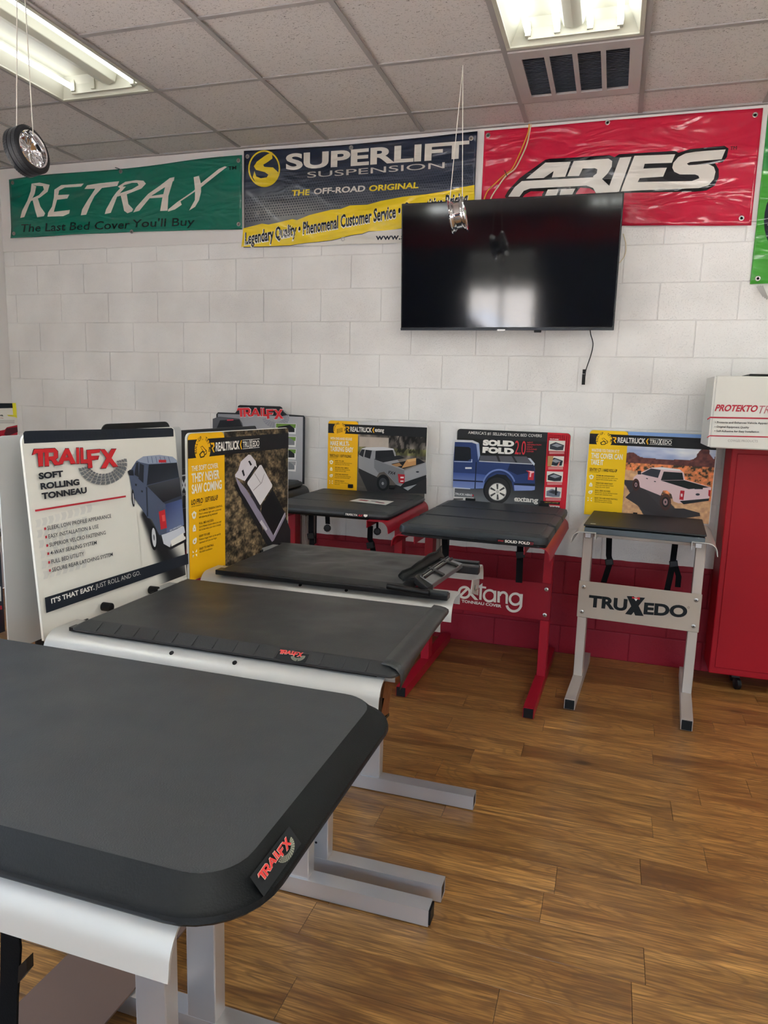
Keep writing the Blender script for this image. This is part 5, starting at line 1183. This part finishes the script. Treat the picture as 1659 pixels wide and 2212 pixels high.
# ---------------------------------------------------------------- cabinet and carton
cab = thing('cabinet', (4.80, -.22, 0), label='tall red metal cabinet on casters at the right edge', cat='cabinet')
MB().box((4.478, -.25, .083), (5.2, -.02, 1.326)).make('body', M_CAB, cab, bevel=.006)
MB().box((4.505, -.255, .12), (5.16, -.248, 1.295)).make('front_panel', M_CAB, cab, bevel=.004)
for x in (4.62, 5.1):
    for y in (-.2, -.07):
        cs = MB().obox((x, y, .074), (.02, 0, 0), (0, .02, 0), (0, 0, .009)).make('caster', M_BLKM, cab)
        MB().lathe([(-.012, .028), (-.01, .032), (.01, .032), (.012, .028)], (x+.01, y-.02, .032), (1, .3, 0), 18).make('wheel', M_BLK, cs, smooth=True)
box = thing('carton', (4.62, -.25, 1.329), label='white carton with red lines and red lettering, lying on the red cabinet', cat='box')
cx0, cx1, cy0, cy1, cz0, cz1 = 4.335, 5.0, -.42, -.09, 1.329, 1.687
MB().box((cx0+.012, cy0, cz0), (cx1, cy1, cz1)).make('box_body', mat('white carton board', '#d4d3cb', .55, bump=[(30, .2, .001, 3)]), box, bevel=.006)
MB().box((cx0+.02, cy0+.002, cz0-.002), (cx1, cy1-.01, cz0+.004)).make('bottom_flap', mat('greyed carton underside', '#8d8078', .7), box)  # underside shade put into the carton colour
MB().box((cx0+.004, cy0+.006, cz0+.004), (cx0+.013, cy1-.006, cz1-.004)).make('end_flap', mat('white carton end', '#dad9d2', .55), box)
P = Print((cx0+.012, cy0-.0005, cz0), (1, 0, 0), (0, 0, 1), cx1-cx0, cz1-cz0); P.px(1460, 780, 7.372)
P.text('PROTEKTO', (618, 790), (1283, 806), 100, '#b02a3a', .035, .25)
P.text('TRIM', (1290, 835), (1640, 835), 125, '#b86a70', .0, .25)
P.poly([(545,885),(1600,905),(1600,928),(545,908),(500,940),(500,918)], '#b02a3a').poly([(540,1180),(1600,1202),(1600,1222),(540,1198),(495,1225),(495,1210)], '#b02a3a')
for k, (s_, x1) in enumerate((('\u2022 Protects and Enhances Vehicle Appearance', 1560), ('\u2022 Original Equipment Quality', 1165), ('\u2022 Self-Adhesive for Easy Installation', 1322))): P.text(s_, (620-k*4, 988+k*69), (x1, 1000+k*69+(x1-1000)*.012), 30, '#3c3b3c', .02)
P.text('COWLES PRODUCTS', (826, 1283), (1302, 1294), 36, '#9a9894', .008)
P.done('carton_print', box, INK)
tag(MB().box((4.50, -.38, 1.687), (4.98, -.15, 1.700)).make('flat_tray', M_BLK, bevel=.006), 'flat dark item lying on top of the white carton', 'tray')

# ---------------------------------------------------------------- odds and ends
def brochures(u, v, u2, v2, y, label):
    a = at(u, v, 1, y); b = at(u2, v2, 1, y); t = thing('brochure_stack', ((a.x+b.x)/2, y, min(a.z, b.z)), label=label, cat='brochures')
    n = 9
    for k in range(n):
        x = a.x+(b.x-a.x)*(k+.5)/n
        MB().box((x-(b.x-a.x)/n*.38, y+.004*(k % 3), b.z), (x+(b.x-a.x)/n*.38, y+.12+.003*(k % 2), a.z-.006*(k % 2))).make('brochure', mat('brochure edge', random.choice(['#a39c94', '#8f8881', '#b5afa8', '#7d5a58']), .6), t)
    MB().box((a.x-.004, y-.002, b.z-.006), (b.x+.004, y+.13, b.z)).make('holder', M_BLK, t)
    MB().box((a.x-.004, y+.125, b.z-.006), (b.x+.004, y+.13, a.z+.02)).make('holder_back', M_BLK, t)
brochures(641, 1112, 664, 1180, -.48, 'upright brochures in a holder under the left red stand')
brochures(937, 1155, 957, 1214, -.48, 'upright brochures in a holder beside the left leg of the lettered red stand')
ca, cb_, cc, cd_ = at(158, 2050, 2, .064), at(322, 2098, 2, .064), at(185, 2212, 2, .064), at(35, 2170, 2, .064)
e1 = (ca-cd_).normalized(); tag(MB().prism([ca-e1*1.0, cb_-e1*1.0, cb_+e1*.45, ca+e1*.45], (0, 0, -.005)).make('cardboard_sheet', M_CARD), 'brown cardboard sheet lying across the feet beneath the nearest stand', 'cardboard')
t = thing('hanging_strap', at(25, 2100, 1, -3.70), label='wide black strap hanging under the nearest rail at the lower left corner', cat='strap')
pts = [at(u, v, 1, -3.70) for u, v in ((2, 1985), (38, 2000), (43, 2050), (40, 2105), (36, 2160), (34, 2260), (-2, 2260))]
MB().prism(pts, (0, .004, 0)).make('webbing', M_WEB, t)
MB().prism([at(u, v, 1, -3.705) for u, v in ((40, 2088), (57, 2071), (58, 2100), (38, 2125))], (0, .012, 0)).make('strap_end', M_BLK, t)

# left-hand row seen past the signs
S_L = stand('display_stand', 'silver display stand in the far left row, seen at the left edge', 1.0, -2.30, R90, .66, M_SILVER, .40, .42, .90, .33, .40, .45, M_RAILW)
t = thing('tonneau_cover', (1.0, -2.3, .905), label='grey slatted hard truck bed cover at the far left edge', cat='truck bed cover')
for k in range(8):
    x = .52+k*.115; MB().box((x, -2.62, .905), (x+.112, -1.98, .925)).make('cover_slat', mat('grey cover slat', '#55575a', .4), t, bevel=.003)
# poster with red truck at far left
t, P = board('sign_board', 'white and yellow sign with a red pickup at the far left edge', (1.02, -2.15), (1.02, -1.492), .86, 1.452)
P.px(0, 860, 4.1); P.poly([(-60,40),(140,42),(152,175),(-60,175)], '#dcdad0').poly([(105,45),(140,42),(150,175),(118,165)], '#e3dc3a').poly([(-60,45),(108,45),(112,88),(-60,92)], '#1c222c').poly([(60,148),(148,150),(148,168),(75,160)], '#d8d03a')
P.text('ve.', (-6, 160), (30, 160), 20, '#22252a', .03).text('Co.', (4, 180), (30, 180), 10, '#a03030', .02)
for k in range(3): P.rect(-20, 196+k*11, 128, 199+k*11, '#6a6a6a')
P.poly([(-60,300),(40,280),(60,258),(152,238),(160,640),(-60,640)], '#a3182e').poly([(35,320),(55,268),(152,255),(156,300),(60,340)], '#4a1a24').poly([(-20,400),(60,350),(158,330),(160,380),(-20,480)], '#c22840').rect(0, 545, 52, 640, '#1d1f22').rect(8, 555, 48, 630, '#b5b09c')
P.poly([(-60,640),(160,640),(160,760),(-60,770)], '#24262a').done('sign_print', t, INK)
t, P = board('sign_board', 'black sign with a red stripe cut off at the left edge', (2.30, -3.20), (2.30, -2.872), .86, 1.10, m=mat('black sign face left', '#12161f', .35), th=.005)
P.px(0, 1180, 8.51); P.poly([(-30,740),(12,740),(22,1010),(-30,1000)], '#d8d4cc').poly([(-30,1085),(30,1092),(36,1162),(-30,1165)], '#b02838').done('sign_print', t, INK)
# a parked white car outside, seen only as a reflection in the television
t = thing('parked_car', (.6, -13.5, -.3), label='white car parked outside the shop window, reflected in the television', cat='car')
prof = [(-2.1, .35), (-2.1, .75), (-1.9, .9), (-1.0, 1.0), (-.45, 1.42), (.8, 1.45), (1.4, 1.02), (2.1, .92), (2.15, .4)]
MB().prism([Vector((-.2+a, -14.9, b-.3)) for a, b in prof], (0, 1.7, 0)).make('body', M_CARP, t, bevel=.08)
MB().prism([Vector((-.2+a, -14.92, b-.3)) for a, b in ((-.9, 1.02), (-.42, 1.36), (.75, 1.38), (1.2, 1.03))], (0, 1.74, 0)).make('side_glass', M_SCREEN, t)
for a in (-1.35, 1.4): MB().lathe([(-.9, .1), (-.9, .33), (.9, .33), (.9, .1)], (-.2+a, -14.05, .03), (0, 1, 0), 24).make('wheel', M_TYRE, t)
